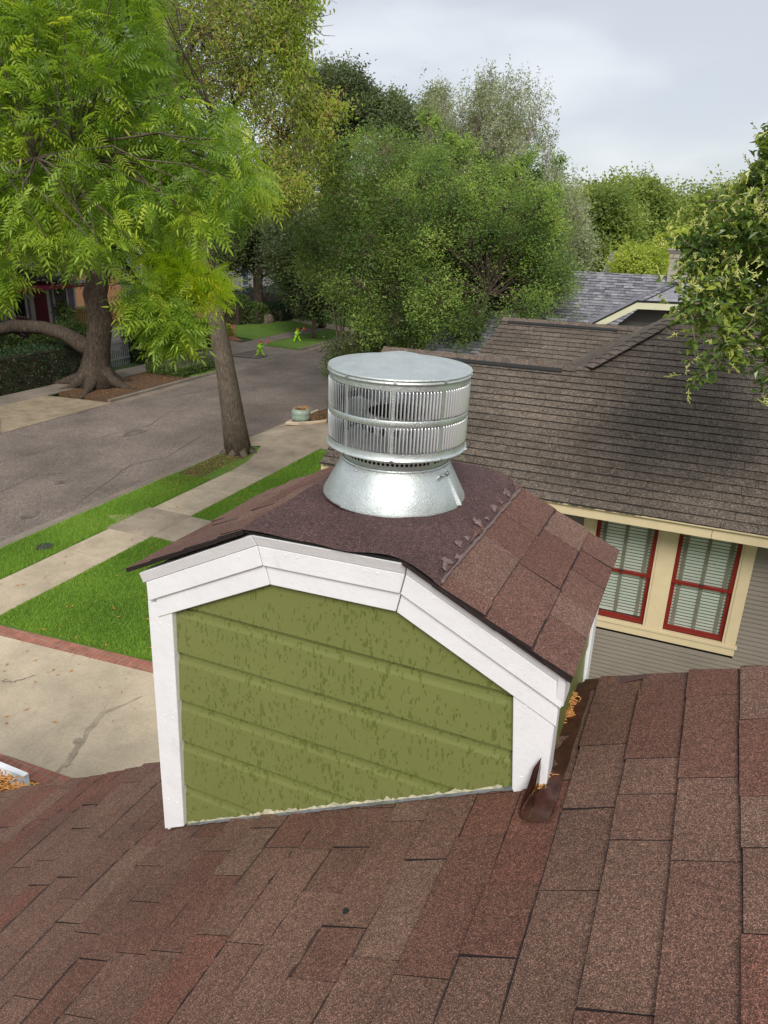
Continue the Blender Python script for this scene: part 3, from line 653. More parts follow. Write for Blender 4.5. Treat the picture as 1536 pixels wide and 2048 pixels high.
# --- leaning street tree on the verge
LT = [at(478, 912, 'Y', 19.1), at(466, 840, 'Y', 19.1), at(455, 760, 'Y', 19.1), at(432, 640, 'Y', 19.1), at(415, 560, 'Y', 19.1), at(400, 480, 'Y', 19.1), at(372, 340, 'Y', 19.1), at(345, 160, 'Y', 19.1), at(335, 60, 'Y', 19.1), at(328, -60, 'Y', 19.1)]
LCR = [(330, -60), (620, -60), (618, 20), (600, 90), (612, 160), (600, 215), (570, 180), (600, 230), (640, 280), (668, 300), (640, 350), (620, 360), (600, 330), (590, 400), (560, 380), (540, 330), (520, 250), (480, 210), (350, 190), (320, 100)]
LTIP = [(590, 195), (650, 190), (690, 205), (680, 225), (640, 235), (660, 280), (620, 280), (590, 250)]
t = thing('street_tree', tuple(LT[0]), 'tall tree with a leaning bare trunk on the near grass verge', 'tree')
tb = MB(); tb.tube(LT, [.46, .36, .30, .27, .25, .235, .21, .18, .16, .13], 14, wob=.05)
for k in range(7):                       # root flare
    a = k*.9+.3; b = LT[0]; tb.tube([b+np.array([0, 0, .55]), b+np.array([math.cos(a)*.36, math.sin(a)*.36, .16]), b+np.array([math.cos(a)*.8, math.sin(a)*.8, -.04])], [.2, .15, .05], 6)
D0 = 23.5
limbs = [([LT[6], atd(420, 280, 23), atd(470, 215, 23), atd(490, 175, 22.8), atd(540, 80, 22.5), atd(575, 20, 22.3)], .11),
         ([LT[7], atd(305, 40, 23.5), atd(285, 30, 24), atd(240, 5, 24.5)], .09), ([LT[7], atd(400, 60, 23), atd(450, 20, 22.5), atd(480, -40, 22)], .08),
         ([LT[5], atd(470, 400, 22.5), atd(540, 385, 22), atd(600, 380, 21.5)], .06), ([LT[6], atd(480, 330, 23), atd(560, 270, 23), atd(640, 215, 23), atd(680, 210, 23)], .07),
         ([LT[5], atd(450, 380, 24.5), atd(520, 330, 25), atd(600, 300, 25)], .06)]
LP = []
for pts, r in limbs: tb.tube(pts, np.linspace(r, r*.3, len(pts)), 7, wob=.08, cap=False); LP += [np.array(p) for p in pts[1:]]
for k in range(3): tb.tube([atd(575+10*k, 80-8*k, 22.5), atd(610, 62-10*k, 22.4), atd(635+6*k, 35+18*k, 22.3), atd(665+3*k, 28+22*k, 22.3)], [.03, .02, .012, .005], 4)
LP = np.array(LP+LT[6:]); cb = MB()
def fill(poly, d, n, nl, tw_r, size, tone, asp=.4):
    C = sample_out(poly, n, *d); P = []; O = []; R = []
    for c in C:
        s = LP[np.argmin(np.linalg.norm(LP-c, axis=1)+rng.uniform(0, .8, len(LP)))]
        if random.random() < .5: tb.tube(bez(s, c, .05, 5, .05), np.linspace(.03, .006, 6), 4, cap=False)
        for k in range(3): e = c+rng.normal(size=3)*tw_r*1.3; tb.tube([c, (c+e)/2+rng.normal(size=3)*.04, e], [.009, .007, .004], 3, cap=False)
        tn = random.choice(tone); P.append(c+rng.normal(size=(nl, 3))*np.array([tw_r, tw_r, tw_r*.8])); v = rng.normal(size=(nl, 3)); v[:, 2] -= 1.1; O.append(v); R += [tn]*nl
    leaves(cb, np.concatenate(P), size, asp, .1, rb=np.array(R), out=np.concatenate(O), outw=.6)
fill(LCR, (20.5, 26.5), 500, 50, .27, .135, (.15, .35, .5, .6, .98))
fill([(520, -60), (625, -40), (622, 30), (605, 90), (610, 200), (580, 190), (560, 120), (530, 60)], (21.5, 23.5), 110, 55, .26, .18, (.7, .8), .34)
fill(LTIP, (22, 23.5), 40, 55, .22, .13, (.75, .85, .96))
fill([(520, 300), (640, 300), (600, 380), (610, 400), (560, 420), (530, 400)], (21, 23), 70, 50, .25, .12, (.75, .5, .8))
fill([(520, 355), (610, 370), (600, 400), (540, 400)], (20.5, 21.5), 30, 60, .22, .12, (.85,))
tb.build('trunk', M['bark'], t, smooth=True); cb.build('crown', M['olive_leaf'], t)

# --- live oak across the street, heavy limb to the left
B = gp(195, 770)
OT = [B+np.array([.1, 0, -.1]), at(190, 735, 'Y', B[1]), at(195, 700, 'Y', B[1]), at(200, 640, 'Y', B[1]), at(190, 590, 'Y', B[1]), at(205, 520, 'Y', B[1]), at(220, 420, 'Y', B[1])]
t = thing('live_oak', tuple(B), 'live oak across the street with one huge limb arching low to the left', 'tree')
tb = MB(); tb.tube(OT, [1.0, .62, .52, .50, .50, .42, .3], 16, wob=.05)
tb.tube([at(195, 700, 'Y', B[1]), at(165, 690, 'Y', B[1]-.2), at(130, 668, 'Y', B[1]-.3), at(85, 655, 'Y', B[1]-.5), at(30, 652, 'Y', B[1]-.8), at(-60, 672, 'Y', B[1]-1.2)], [.42, .36, .31, .29, .28, .25], 12, wob=.04)
for a, L2 in ((3.5, 1.7), (4.3, 1.2), (5.2, 1.6), (0.1, 1.4), (2.6, 1.9), (1.2, 1.2)):
    tb.tube([B+np.array([0, 0, .9]), B+np.array([math.cos(a)*.7, math.sin(a)*.7, .28]), B+np.array([math.cos(a)*L2, math.sin(a)*L2, .02]), B+np.array([math.cos(a)*L2*1.5, math.sin(a)*L2*1.5, -.06])], [.5, .3, .15, .05], 8, wob=.05)
OC = sample_out([(-200, 60), (250, 40), (430, 160), (500, 330), (470, 470), (380, 560), (300, 560), (-200, 520)], 110, 27, 37)
cb = MB(); P = []; tn = []
for c in OC:
    tb.tube(bez(OT[-1], c, .1, 6, .03), np.linspace(.16, .04, 7), 6, cap=False)
    q = rng.normal(size=(70, 3)); q /= np.linalg.norm(q, axis=1)[:, None]; q = q*1.15*rng.uniform(.4, 1, (70, 1)); q[:, 2] *= .7
    P.append(np.repeat(c+q, 6, 0)); tn += [random.uniform(.1, .8)]*420
P = np.concatenate(P); leaves(cb, P+rng.normal(size=P.shape)*.16, .17, .5, .6, rb=np.array(tn))
tb.build('trunk', M['bark_d'], t, smooth=True); cb.build('crown', M['oak'], t)

# --- bushy crape myrtle above the neighbour's front roof, many thin stems
MB0 = (-11.9, 24.6, -7)
stems = []
for k in range(13):
    a = k*.48; b = np.array([-12.6+k*.13+random.uniform(-.1, .1), 24.2+random.uniform(-.5, .5), -7.05])
    stems.append([b, b+np.array([math.cos(a)*.15-.1, math.sin(a)*.15, 1.3]), b+np.array([math.cos(a)*.45, math.sin(a)*.45, 2.8]), b+np.array([math.cos(a)*1.1+.2, math.sin(a)*1.1+.4, 4.6])])
MY = [(668, 330), (720, 290), (800, 292), (850, 320), (900, 350), (960, 380), (985, 450), (975, 560), (950, 640), (880, 680), (820, 690), (760, 680), (715, 650), (690, 600), (640, 570), (605, 530), (600, 450), (630, 390)]
crown_tree('crape_myrtle', MB0, 'broad crape myrtle with a cluster of thin stems behind the metal vent cap', MY, (23.3, 30.5), 260, .8, 40, .15, 15, .10, 'myrtle', 'bark_p', tr=.05, limb_r=.022, stems=stems, up=.7, twigtube=.008)
# low skirt of the same kind of shrub right above the cap
crown_tree('shrub', (-12.9, 24.3, -7), 'low dark leafy shrub at the foot of the myrtle stems', [(650, 700), (700, 690), (760, 690), (780, 700), (740, 720), (700, 725), (655, 745)], (24, 26), 26, .42, 26, .12, 7, .10, 'oak', 'twig', tr=.03, limb_r=.015, trunk=[(-12.9, 24.3, -7), (-12.7, 24.3, -6.3), (-12.5, 24.3, -5.6)], cat='shrub')
M2 = [(850, 305), (930, 330), (1010, 345), (1060, 370), (1100, 410), (1115, 480), (1125, 560), (1125, 600), (1100, 640), (1040, 650), (980, 680), (900, 690), (850, 660), (830, 540), (820, 400)]
crown_tree('small_leafed_tree', (-6.3, 20.5, -7), 'rounded green tree whose right side brushes the grey shingle roof', M2, (19.5, 24.5), 210, .62, 38, .12, 15, .08, 'myrtle', 'bark_d', tr=.13, limb_r=.028, up=.7, trunk=[(-6.35, 20.5, -7), (-6.3, 20.5, -4.8), (-6.25, 20.5, -3.4), (-6.0, 20.6, -1.8)], twigtube=.008)
# dark green arching sprays to the right of it
crown_tree('arching_tree', (-7.5, 27, -7), 'dark green tree with long sprays reaching right against the sky', [(1000, 330), (1060, 310), (1100, 300), (1140, 290), (1160, 285), (1130, 330), (1090, 360), (1155, 370), (1165, 385), (1120, 410), (1060, 430), (1000, 420), (940, 340), (850, 250), (845, 200), (865, 190), (880, 250)], (27, 30), 60, .32, 20, .1, 9, .12, 'myrtle', 'bark_d', tr=.16, limb_r=.03)
# silver tree
SV = [(850, 260), (875, 200), (900, 225), (930, 240), (950, 190), (970, 180), (1000, 200), (1030, 195), (1055, 205), (1080, 230), (1085, 280), (1095, 320), (1130, 390), (1150, 430), (1170, 500), (1110, 540), (1050, 500), (900, 420), (850, 330)]
crown_tree('silvery_tree', (-13.5, 44, -7), 'tall silvery grey green tree with upright wispy twigs against the sky', SV, (41, 48), 200, .75, 26, .2, 10, .18, 'silver', 'bark_p', tr=.25, limb_r=.05, asp=.35, spiky=.9, up=0, twigtube=.014)
# dark oaks behind
crown_tree('distant_oak', (-34, 62, -7), 'dark live oak crown standing behind the leaning tree against the sky', [(600, 190), (615, 160), (650, 150), (675, 140), (700, 155), (720, 175), (750, 190), (752, 225), (740, 260), (715, 265), (700, 235), (690, 290), (650, 290), (610, 260)], (60, 66), 85, 1.15, 50, .28, 13, .27, 'dark_oak', 'bark_d', tr=.5, limb_r=.1)
crown_tree('distant_oak', (-29, 62, -7), 'ragged dark tree crown between the oak and the silvery tree', [(765, 215), (790, 200), (820, 220), (845, 225), (860, 180), (880, 190), (890, 260), (900, 320), (850, 340), (780, 300), (755, 270)], (58, 64), 60, 1.0, 40, .28, 13, .25, 'dark_oak', 'bark_d', tr=.4, limb_r=.1)
# dark masses across the street behind the leaning trunk
crown_tree('street_oak', (-31.5, 52, -7), 'dark spreading oak across the street behind the lawn', [(430, 400), (520, 380), (600, 400), (680, 420), (700, 520), (680, 560), (600, 545), (520, 515), (450, 520), (420, 480)], (50, 60), 90, 1.7, 50, .3, 11, .26, 'oak', 'bark_d', tr=.45, limb_r=.12, trunk=[gp(515, 640)+np.array([0, 0, -.1]), at(517, 600, 'Y', gp(515, 640)[1]), at(515, 560, 'Y', gp(515, 640)[1]), at(520, 500, 'Y', gp(515, 640)[1])])
crown_tree('olive_oak', (-25.5, 47, -7), 'dull olive green oak with drooping twigs over the far kerb', [(560, 440), (620, 420), (660, 470), (690, 540), (670, 570), (620, 575), (575, 565), (545, 510)], (42, 50), 80, 1.2, 50, .26, 11, .21, 'dark_oak', 'bark_d', tr=.3, limb_r=.08)
q = gp(628, 676)
crown_tree('young_tree', tuple(q), 'young round tree with a pale forked trunk on the far verge', [(580, 560), (640, 540), (690, 570), (690, 610), (660, 622), (620, 618), (590, 605)], (44.5, 48), 50, .7, 50, .24, 12, .19, 'oak', 'bark_p', tr=.16, limb_r=.06, trunk=[q, at(627, 655, 'Y', q[1]), at(627, 640, 'Y', q[1]), at(628, 615, 'Y', q[1])])
# background row on the right
crown_tree('background_tree', (-22, 70, -7), 'olive green tree directly left of the small grey far roof', [(1080, 420), (1130, 400), (1180, 400), (1240, 420), (1260, 470), (1250, 520), (1210, 545), (1100, 545), (1060, 500)], (58, 66), 110, 1.6, 50, .34, 13, .34, 'far', 'bark_d', tr=.4, limb_r=.1)
crown_tree('background_tree', (-20, 90, -7), 'darkest and tallest domed tree on the far skyline at right', [(1205, 415), (1230, 390), (1265, 378), (1300, 390), (1330, 410), (1345, 440), (1350, 500), (1300, 500), (1230, 500)], (80, 90), 130, 2.0, 50, .42, 13, .44, 'far', 'bark_d', tr=.5, limb_r=.12)
crown_tree('background_tree', (-12, 95, -7), 'hazy tree between the domed tree and the flowering privet', [(1340, 440), (1370, 410), (1410, 400), (1480, 380), (1536, 370), (1536, 520), (1350, 520)], (85, 100), 90, 2.4, 46, .45, 12, .45, 'far', 'bark_d', tr=.5, limb_r=.12)
crown_tree('background_tree', (-30, 95, -7), 'small treetop poking above the skyline right of the silvery tree', [(1165, 400), (1180, 385), (1200, 385), (1205, 405), (1230, 410), (1200, 430)], (90, 96), 26, 1.3, 34, .4, 8, .42, 'dark_oak', 'bark_d', tr=.5, limb_r=.12)
crown_tree('background_tree', (-40, 85, -7), 'grey green wispy tree low behind the grey shingle roof', [(1075, 470), (1120, 440), (1165, 470), (1180, 520), (1150, 545), (1080, 545)], (52, 56), 50, 1.1, 34, .28, 8, .24, 'silver', 'bark_d', tr=.3, limb_r=.08, asp=.35)
crown_tree('background_tree', (-55, 90, -7), 'dim tree crowns far down the street behind everything', [(300, 420), (620, 390), (700, 430), (1000, 450), (1000, 520), (560, 520), (300, 500)], (75, 90), 120, 3.0, 44, .6, 7, .55, 'dark_oak', 'bark_d', tr=.5, limb_r=.12)
crown_tree('yard_tree', (-6.0, 36.5, -7), 'bright yellow green small tree in front of the far grey roof', [(1235, 545), (1245, 525), (1270, 510), (1300, 505), (1320, 515), (1325, 545), (1290, 550)], (34, 37), 40, .55, 40, .16, 12, .15, 'fary', 'bark_d', tr=.12, limb_r=.04)
crown_tree('yard_tree', (-4.0, 41, -7), 'yellow green treetop just above and left of the grey chimney', [(1320, 495), (1330, 480), (1370, 475), (1420, 480), (1420, 500), (1340, 500)], (38, 42), 34, .55, 40, .16, 12, .16, 'fary', 'bark_d', tr=.12, limb_r=.04)

# --- flowering privet at the right edge
LG = [(1536, 250), (1600, 200), (1700, 300), (1700, 780), (1600, 800), (1530, 690), (1500, 650), (1480, 690), (1440, 640), (1400, 680), (1375, 640), (1400, 600), (1370, 540), (1380, 500), (1420, 470), (1380, 450), (1400, 430), (1440, 420), (1470, 380), (1490, 340), (1530, 330)]
def blossoms(cb, T, O): pass
t = thing('privet_tree', (2.9, 6.9, -7), 'flowering privet with glossy leaves and yellow green sprays at the right edge', 'tree')
tb = MB(); LB = [np.array(p) for p in [(2.9, 6.9, -7.05), (2.7, 7.0, -4.5), (2.3, 7.1, -2.4), (1.9, 7.3, -.8), (1.6, 7.5, .6)]]; tb.tube(LB, [.16, .13, .11, .08, .04], 9, wob=.05)
for pts in ([LB[3], atd(1600, 380, 7.8), atd(1520, 360, 7.5), atd(1450, 440, 7.3)], [LB[2], atd(1620, 560, 7.8), atd(1520, 530, 7.5), atd(1440, 510, 7.3), atd(1390, 500, 7.2)], [LB[2], atd(1600, 640, 7.6), atd(1500, 620, 7.3), atd(1430, 600, 7.2), atd(1380, 610, 7.1)], [LB[1], atd(1620, 760, 7.5), atd(1530, 700, 7.2), atd(1460, 690, 7.1)], [LB[4], atd(1600, 240, 7.6), atd(1540, 280, 7.4)], [LB[2], atd(1580, 460, 7.0), atd(1500, 450, 6.9), atd(1440, 400, 7.0)]):
    tb.tube(pts, np.linspace(.03, .009, len(pts)), 6, wob=.08, cap=False); LB = LB+[np.array(p) for p in pts[1:]]
CL = sample_out(LG, 430, 6.8, 8.6); cb = MB(); fb = MB(); P = []; O = []; R = []
extra_c = [atd(1400, 560, 7), atd(1375, 600, 7), atd(1340, 560, 7), atd(1360, 650, 7), atd(1395, 715, 7), atd(1420, 745, 7.1), atd(1385, 770, 7.1), atd(1480, 730, 7), atd(1520, 750, 7), atd(1528, 800, 7), atd(1370, 430, 7.3), atd(1345, 470, 7.3), atd(1365, 480, 7.2), atd(1350, 630, 7), atd(1535, 290, 7), atd(1460, 690, 7), atd(1510, 700, 7), atd(1390, 520, 7)]
CL = np.concatenate([CL, np.array(extra_c)])
for c in CL:
    s = LB[np.argmin([np.linalg.norm(b-c)+random.uniform(0, .5) for b in LB[1:]])+1]
    tb.tube(bez(s, c, .06, 6, .05), np.linspace(.007, .003, 7), 4, cap=False)
    v = c-s; v /= np.linalg.norm(v); tn = random.choice((.15, .3, .45, .7)); n = 38
    pp = c-np.outer(rng.uniform(0, .28, n), v)+rng.normal(size=(n, 3))*.05; P.append(pp); oo = rng.normal(size=(n, 3))+v; oo[:, 2] -= .5; O.append(oo); R += [tn]*n
    if random.random() < .9:
        for _ in range(random.choice((2, 3, 4))):
            b0 = c+rng.normal(size=3)*.07+np.array([0, 0, .03]); ax = rng.normal(size=3)*.6+v*.6+np.array([0, 0, .5]); ax /= np.linalg.norm(ax); Lf = random.uniform(.09, .15)
            fb.tube([b0, b0+ax*Lf], [.004, .002], 3)
            for j in range(9):
                o = b0+ax*Lf*(.2+.09*j); e = rng.normal(size=3); e /= np.linalg.norm(e); e = e*.03*(1.2-.09*j)+ax*.02; fb.tube([o, o+e], [.0038, .0045], 3)
leaves(cb, np.concatenate(P), .088, .52, .35, rb=np.array(R), out=np.concatenate(O), outw=.5)
tb.build('trunk', M['twig'], t, smooth=True); cb.build('crown', M['lig'], t); fb.build('blossom', M['ligf'], t)

# ================================================================== HEDGES, SHRUBS
def hedge(name, label, x0, x1, y0, y1, h, mat, n, size=.07, round_=0.0, cat='hedge', z0=-7.0, group=None):
    cx, cy = (x0+x1)/2, (y0+y1)/2; t = thing(name, (cx, cy, z0), label, cat, group)
    u = rng.uniform(-1, 1, (n, 3)); f = rng.integers(0, 5, n)
    if round_:
        u = rng.normal(size=(n, 3)); u /= np.linalg.norm(u, axis=1)[:, None]; u = np.sign(u)*np.abs(u)**round_; u[:, 2] = np.abs(u[:, 2])*2-1
    else:
        u[f == 0, 2] = 1; u[f == 1, 0] = 1; u[f == 2, 0] = -1; u[f == 3, 1] = 1; u[f == 4, 1] = -1
    s = np.array([(x1-x0)/2, (y1-y0)/2, h/2]); p = u*s+np.array([cx, cy, z0+h/2])
    p += (np.sin(p[:, [1, 2, 0]]*5.0)*.04)+rng.normal(size=p.shape)*.035
    mb = MB(); leaves(mb, p, size, .6, .3); mb.build('foliage', M[mat], t)
    core = MB(); k = .86
    core.box((cx-s[0]*k, cy-s[1]*k, z0-.02), (cx+s[0]*k, cy+s[1]*k, z0+h*(.9 if not round_ else .6))); core.build('inner_twigs', M['bark_d'], t)
    return t
hedge('clipped_hedge', 'dark clipped hedge left of the live oak trunk, in front of the lavender house', -27.6, -26.3, 16, 26.6, 1.55, 'hedge', 22000, .09)
hedge('clipped_hedge', 'dark clipped hedge returning to the right of the grey gate', -27.6, -26.4, 29.6, 36.2, 1.5, 'hedge', 12000, .09)
hedge('low_hedge', 'low green ground hedge on the verge beside the oak roots', -24.7, -22.5, 27.9, 31.2, .42, 'hedge_l', 7000, .08)
hedge('shrub', 'rounded fern green bush at the porch steps of the lavender house', -31.5, -28.5, 26.4, 30.2, 1.9, 'hedge_l', 7000, .13, .8, 'shrub')
hedge('shrub', 'low green bush between the two white porch walls', -31.5, -28.6, 22.0, 26.0, 1.8, 'hedge_l', 6000, .13, .8, 'shrub')
hedge('shrub', 'burgundy leaved shrub left of the porch steps', -32.6, -31.2, 26.6, 28.2, 2.1, 'burg', 2500, .15, .8, 'shrub')
for (px, py, wd, hh, mt, lb) in [(470, 645, 2.6, 2.0, 'hedge_l', 'big round bush right behind the leaning trunk'), (510, 645, 1.9, 1.4, 'hedge_l', 'square clipped bush in front of the white house'), (555, 640, 1.9, 1.3, 'hedge', 'dark low bush next to the boulder'), (540, 622, 9.5, 1.7, 'hedge', 'long dark hedge in front of the white house'), (447, 672, 1.0, .7, 'fary', 'small bright bush at the red mulch')]:
    q = gp(px, py); hedge('shrub', lb, q[0]-wd/2, q[0]+wd/2, q[1]-wd/2, q[1]+wd/2, hh, mt, 2600, .14, .75, 'shrub')
q = gp(528, 645); t = thing('boulder', tuple(q), 'brown boulder between the clipped bushes on the mulch', 'boulder')
m_ = MB(); V = []
m_.lathe([(0, .75), (.35, .72), (.65, .5), (.78, .2), (.75, -.05)], tuple(q), 9); m_.build('rock', M['stone'], t)

# ================================================================== LAVENDER HOUSE across the street
HX = -35.0
def fy(x, y): p = at(x, y, 'X', HX); return p[1], p[2]
t = thing('lavender_house', (HX, 30, -7), 'lavender clapboard house with a crimson front door across the street', 'house')
yr = fy(152, 640)[0]; zr = -3.1
wb = MB(); z = -6.9
while z < -2.4:
    wb.prism([(HX+.02, 18, z), (HX, 18, z+.11), (HX-.2, 18, z+.11), (HX-.2, 18, z)], (0, yr-18, 0)); z += .11
wb.build('wall', M['purple'], t)
m_ = MB(); m_.box((HX-9, 18, -7.05), (HX-.21, yr-.02, -2.4)); m_.build('side_wall', M['purple'], t)
m_ = MB(); m_.box((HX-.22, yr-.001, -7), (HX+.06, yr+.15, -2.3)); m_.build('corner_board', M['offwhite'], t)
m_ = MB(); m_.prism([(HX-10, 17, -2.3), (HX+2.6, 17, -2.45), (HX+2.6, 17, -2.6), (HX-10, 17, -2.6)], (0, yr-16.2, 0)); m_.build('porch_ceiling', M['offwhite'], t)
rf = MB(); shingles(rf, (HX+2.8, 17, -2.4), (0, 1, 0), (-.87, 0, .5), [(0, 0), (yr-15.9, 0), (yr-15.9, 6), (0, 6)], .143, (.3, .9), .012); rf.build('roof', M['nroof'], t)
def win(t, y0, y1, z0, z1, X, fr, gl, wd=.12):
    m_ = MB(); m_.box((X, y0-wd, z0-wd), (X+.07, y0, z1+wd)); m_.box((X, y1, z0-wd), (X+.07, y1+wd, z1+wd)); m_.box((X, y0, z1), (X+.07, y1, z1+wd)); m_.box((X, y0, z0-wd), (X+.08, y1, z0))
    f = m_.build('window', M[fr], t); g_ = MB(); g_.box((X+.015, y0, z0), (X+.035, y1, z1)); g_.build('pane', M[gl], f)
a = fy(23, 600); b = fy(53, 636); win(t, a[0], b[0], -5.7, -3.9, HX, 'offwhite', 'glass_dark')
a = fy(108, 600); b = fy(138, 648); win(t, a[0], b[0], -6.0, -3.9, HX, 'offwhite', 'glass_dark')
a = fy(65, 600)[0]; b = fy(92, 600)[0]
m_ = MB(); m_.box((HX+.02, a, -6.2), (HX+.06, b, -3.9)); dr = m_.build('door', M['door_red'], t)
m_ = MB(); m_.box((HX, a-.25, -6.3), (HX+.09, a, -3.7)); m_.box((HX, b, -6.3), (HX+.09, b+.2, -3.7)); m_.build('door_frame', M['offwhite'], dr)
m_ = MB(); m_.box((HX-.1, 18, -3.75), (HX+2.4, yr, -3.55)); m_.build('porch_beam', M['door_red'], t, label='crimson porch valance above the door')
m_ = MB(); m_.box((HX, 18, -6.95), (HX+2.5, yr, -6.55)); m_.build('porch_floor', M['conc_f'], t)
for (x, yy, lb) in ((130, 690, 0), (8, 700, 1)):
    q = gp(x, yy, -6.2); m_ = MB(); m_.prism([(q[0]-1.6, q[1]-.3, -5.9), (q[0]+.9, q[1]-.3, -6.5), (q[0]+.9, q[1]-.3, -7), (q[0]-1.6, q[1]-.3, -7)], (0, .55, 0)); m_.build('stair_wall', M['offwhite'], t)
# hanging fern
q = at(128, 625, 'X', HX+1.6); t2 = thing('hanging_fern', tuple(q), 'big green fern hanging in front of the right porch window', 'plant')
m_ = MB(); n = 500; u = rng.normal(size=(n, 3)); u /= np.linalg.norm(u, axis=1)[:, None]; leaves(m_, q+u*np.array([.5, .5, .55])*rng.uniform(.3, 1, (n, 1)), .28, .3, 0, out=u, outw=.6); m_.build('fronds', M['hedge_l'], t2)
m_ = MB(); m_.tube([q+np.array([0, 0, 1.0]), q], .012, 4); m_.build('hanger', M['iron'], t2)
# cedar fence, dark fence panel, gate
def fence_run(name, label, p0, p1, h, mat, wd=.12, gap=.02, cat='fence', rails=True, zb=-7.0):
    p0, p1 = np.array(p0, float), np.array(p1, float); L_ = np.linalg.norm(p1-p0); d = (p1-p0)/L_; n = np.array([-d[1], d[0]])
    t = thing(name, (p0[0], p0[1], zb), label, cat); m_ = MB(); s = 0
    while s < L_:
        a = p0+d*s; b = p0+d*min(s+wd, L_); m_.prism([(a[0], a[1], zb), (b[0], b[1], zb), (b[0]+n[0]*.025, b[1]+n[1]*.025, zb), (a[0]+n[0]*.025, a[1]+n[1]*.025, zb)], (0, 0, h*random.uniform(.985, 1))); s += wd+gap
    m_.build('picket_panel', M[mat], t)
    if rails:
        for zz in (.25, .85):
            a = p0-n*.04; b = p1-n*.04; m_ = MB(); m_.prism([(a[0], a[1], zb+h*zz), (b[0], b[1], zb+h*zz), (b[0]+n[0]*.035, b[1]+n[1]*.035, zb+h*zz), (a[0]+n[0]*.035, a[1]+n[1]*.035, zb+h*zz)], (0, 0, .09)); m_.build('rail', M[mat], t)
    return t
fence_run('cedar_fence', 'warm cedar fence panel between the lavender house and the oak', (-34.6, 33.2), (-33.2, 34.6), 1.9, 'wood')
fence_run('cedar_fence', 'long cedar fence crossing behind the oak trunk', (-38, 39), (-33.5, 42), 1.5, 'wood')
fence_run('picket_fence', 'dark picket fence beyond the hedge right of the oak', tuple(gp(255, 700)[:2]), tuple(gp(300, 690)[:2]), 1.4, 'wood_d', .07, .09)
fence_run('garden_gate', 'narrow grey metal gate between the two dark hedges', (-26.9, 27.0), (-26.9, 29.3), 1.3, 'gate', .05, .08, 'gate')
t = thing('peach_brick_house', (-48, 46, -7), 'peach brick house glimpsed behind the cedar fence', 'house')
m_ = MB(); m_.box((-54, 38, -7.05), (-48, 52, -2.5)); m_.build('wall', M['peach'], t)
m_ = MB(); m_.prism([(-55, 37.5, -2.5), (-47.4, 37.5, -2.5), (-51.2, 37.5, -.4)], (0, 15, 0)); m_.build('roof', M['nroof'], t)
t = thing('white_house', (-42, 62, -7), 'white two tone house with tall windows far across the street', 'house')
q0 = at(478, 605, 'X', -42.0); q1 = at(575, 612, 'X', -42.0)
m_ = MB(); m_.box((-50, q0[1]-4, -7.05), (-42, q1[1]+6, -6.2)); m_.build('base_wall', M['bluegrey'], t)
m_ = MB(); m_.box((-50, q0[1]-4, -6.2), (-41.95, q1[1]+6, -1.5)); m_.build('wall', M['offwhite'], t)
for k in range(4):
    yy = q0[1]+.6+k*2.6; win(t, yy, yy+1.0, -5.9, -3.6, -41.95, 'offwhite', 'bluegrey')
m_ = MB(); m_.prism([(-51, q0[1]-5, -1.5), (-41.2, q0[1]-5, -1.5), (-46, q0[1]-5, 1.2)], (0, q1[1]-q0[1]+12, 0)); m_.build('roof', M['groof'], t)

# ================================================================== roadside figures, pot
def figure(loc, yaw, label):
    t = thing('safety_figure', loc, label, 'safety figure', 'green roadside safety figures')
    c, s = math.cos(yaw), math.sin(yaw); B_ = np.array(loc, float)
    def P(x, y, z): return B_+np.array([x*c-y*s, x*s+y*c, z])*.78
    m_ = MB()
    m_.tube([P(-.03, 0, .44), P(-.02, 0, .56), P(0, 0, .66), P(.03, 0, .74), P(.05, 0, .78)], [.115, .135, .13, .09, .05], 12)
    m_.tube([P(.05, 0, .76), P(.06, 0, .80), P(.07, 0, .86), P(.07, 0, .93), P(.07, 0, .96)], [.05, .085, .10, .085, .04], 12)
    for sg, x1, x2 in ((1, .16, .28), (-1, -.16, -.26)):
        m_.tube([P(-.03, .06*sg, .48), P(x1*.8, .08*sg, .30), P(x1, .08*sg, .14), P(x2*.8, .09*sg, .05), P(x2*1.15, .09*sg, .035)], [.08, .065, .055, .06, .045], 9)
    m_.tube([P(0, .12, .70), P(.12, .17, .60), P(.26, .14, .66)], [.045, .042, .04], 8)
    m_.tube([P(0, -.12, .70), P(-.05, -.18, .56), P(.08, -.2, .50)], [.045, .042, .04], 8)
    m_.build('body', M['neon'], t, smooth=True)
    m_ = MB(); m_.lathe([(.122, -.012), (.137, 0), (.135, .03), (.12, .035)], tuple(P(-.025, 0, .5)), 14); m_.build('belt', M['neon_d'], t)
    m_ = MB(); m_.lathe([(.102, .0), (.095, .05), (.06, .09), (0, .1)], tuple(P(.07, 0, .90)), 14); m_.prism([P(.13, -.08, .90), P(.24, -.06, .89), P(.24, .06, .89), P(.13, .08, .90)], (0, 0, .012)); m_.build('cap', M['cap_red'], t)
    m_ = MB(); m_.tube([P(.24, .14, .62), P(.50, .14, .90), P(.52, .14, 1.12)], .012, 5); fp = m_.build('flag_pole', M['offwhite'], t)
    m_ = MB(); m_.prism([P(.40, .14, .86), P(.66, .16, .84), P(.56, .15, 1.16)], (0, .012, 0)); m_.build('flag', M['orange'], fp)
    return t
q = gp(520, 711); figure(tuple(q), .45, 'neon green child figure with orange flag standing on the driveway apron')
q = gp(594, 682); figure(tuple(q), .45, 'neon green child figure with orange flag standing on the far grass verge')
q = gp(602, 843); t = thing('plant_pot', tuple(q), 'weathered pale green glazed pot at the kerb corner', 'pot')
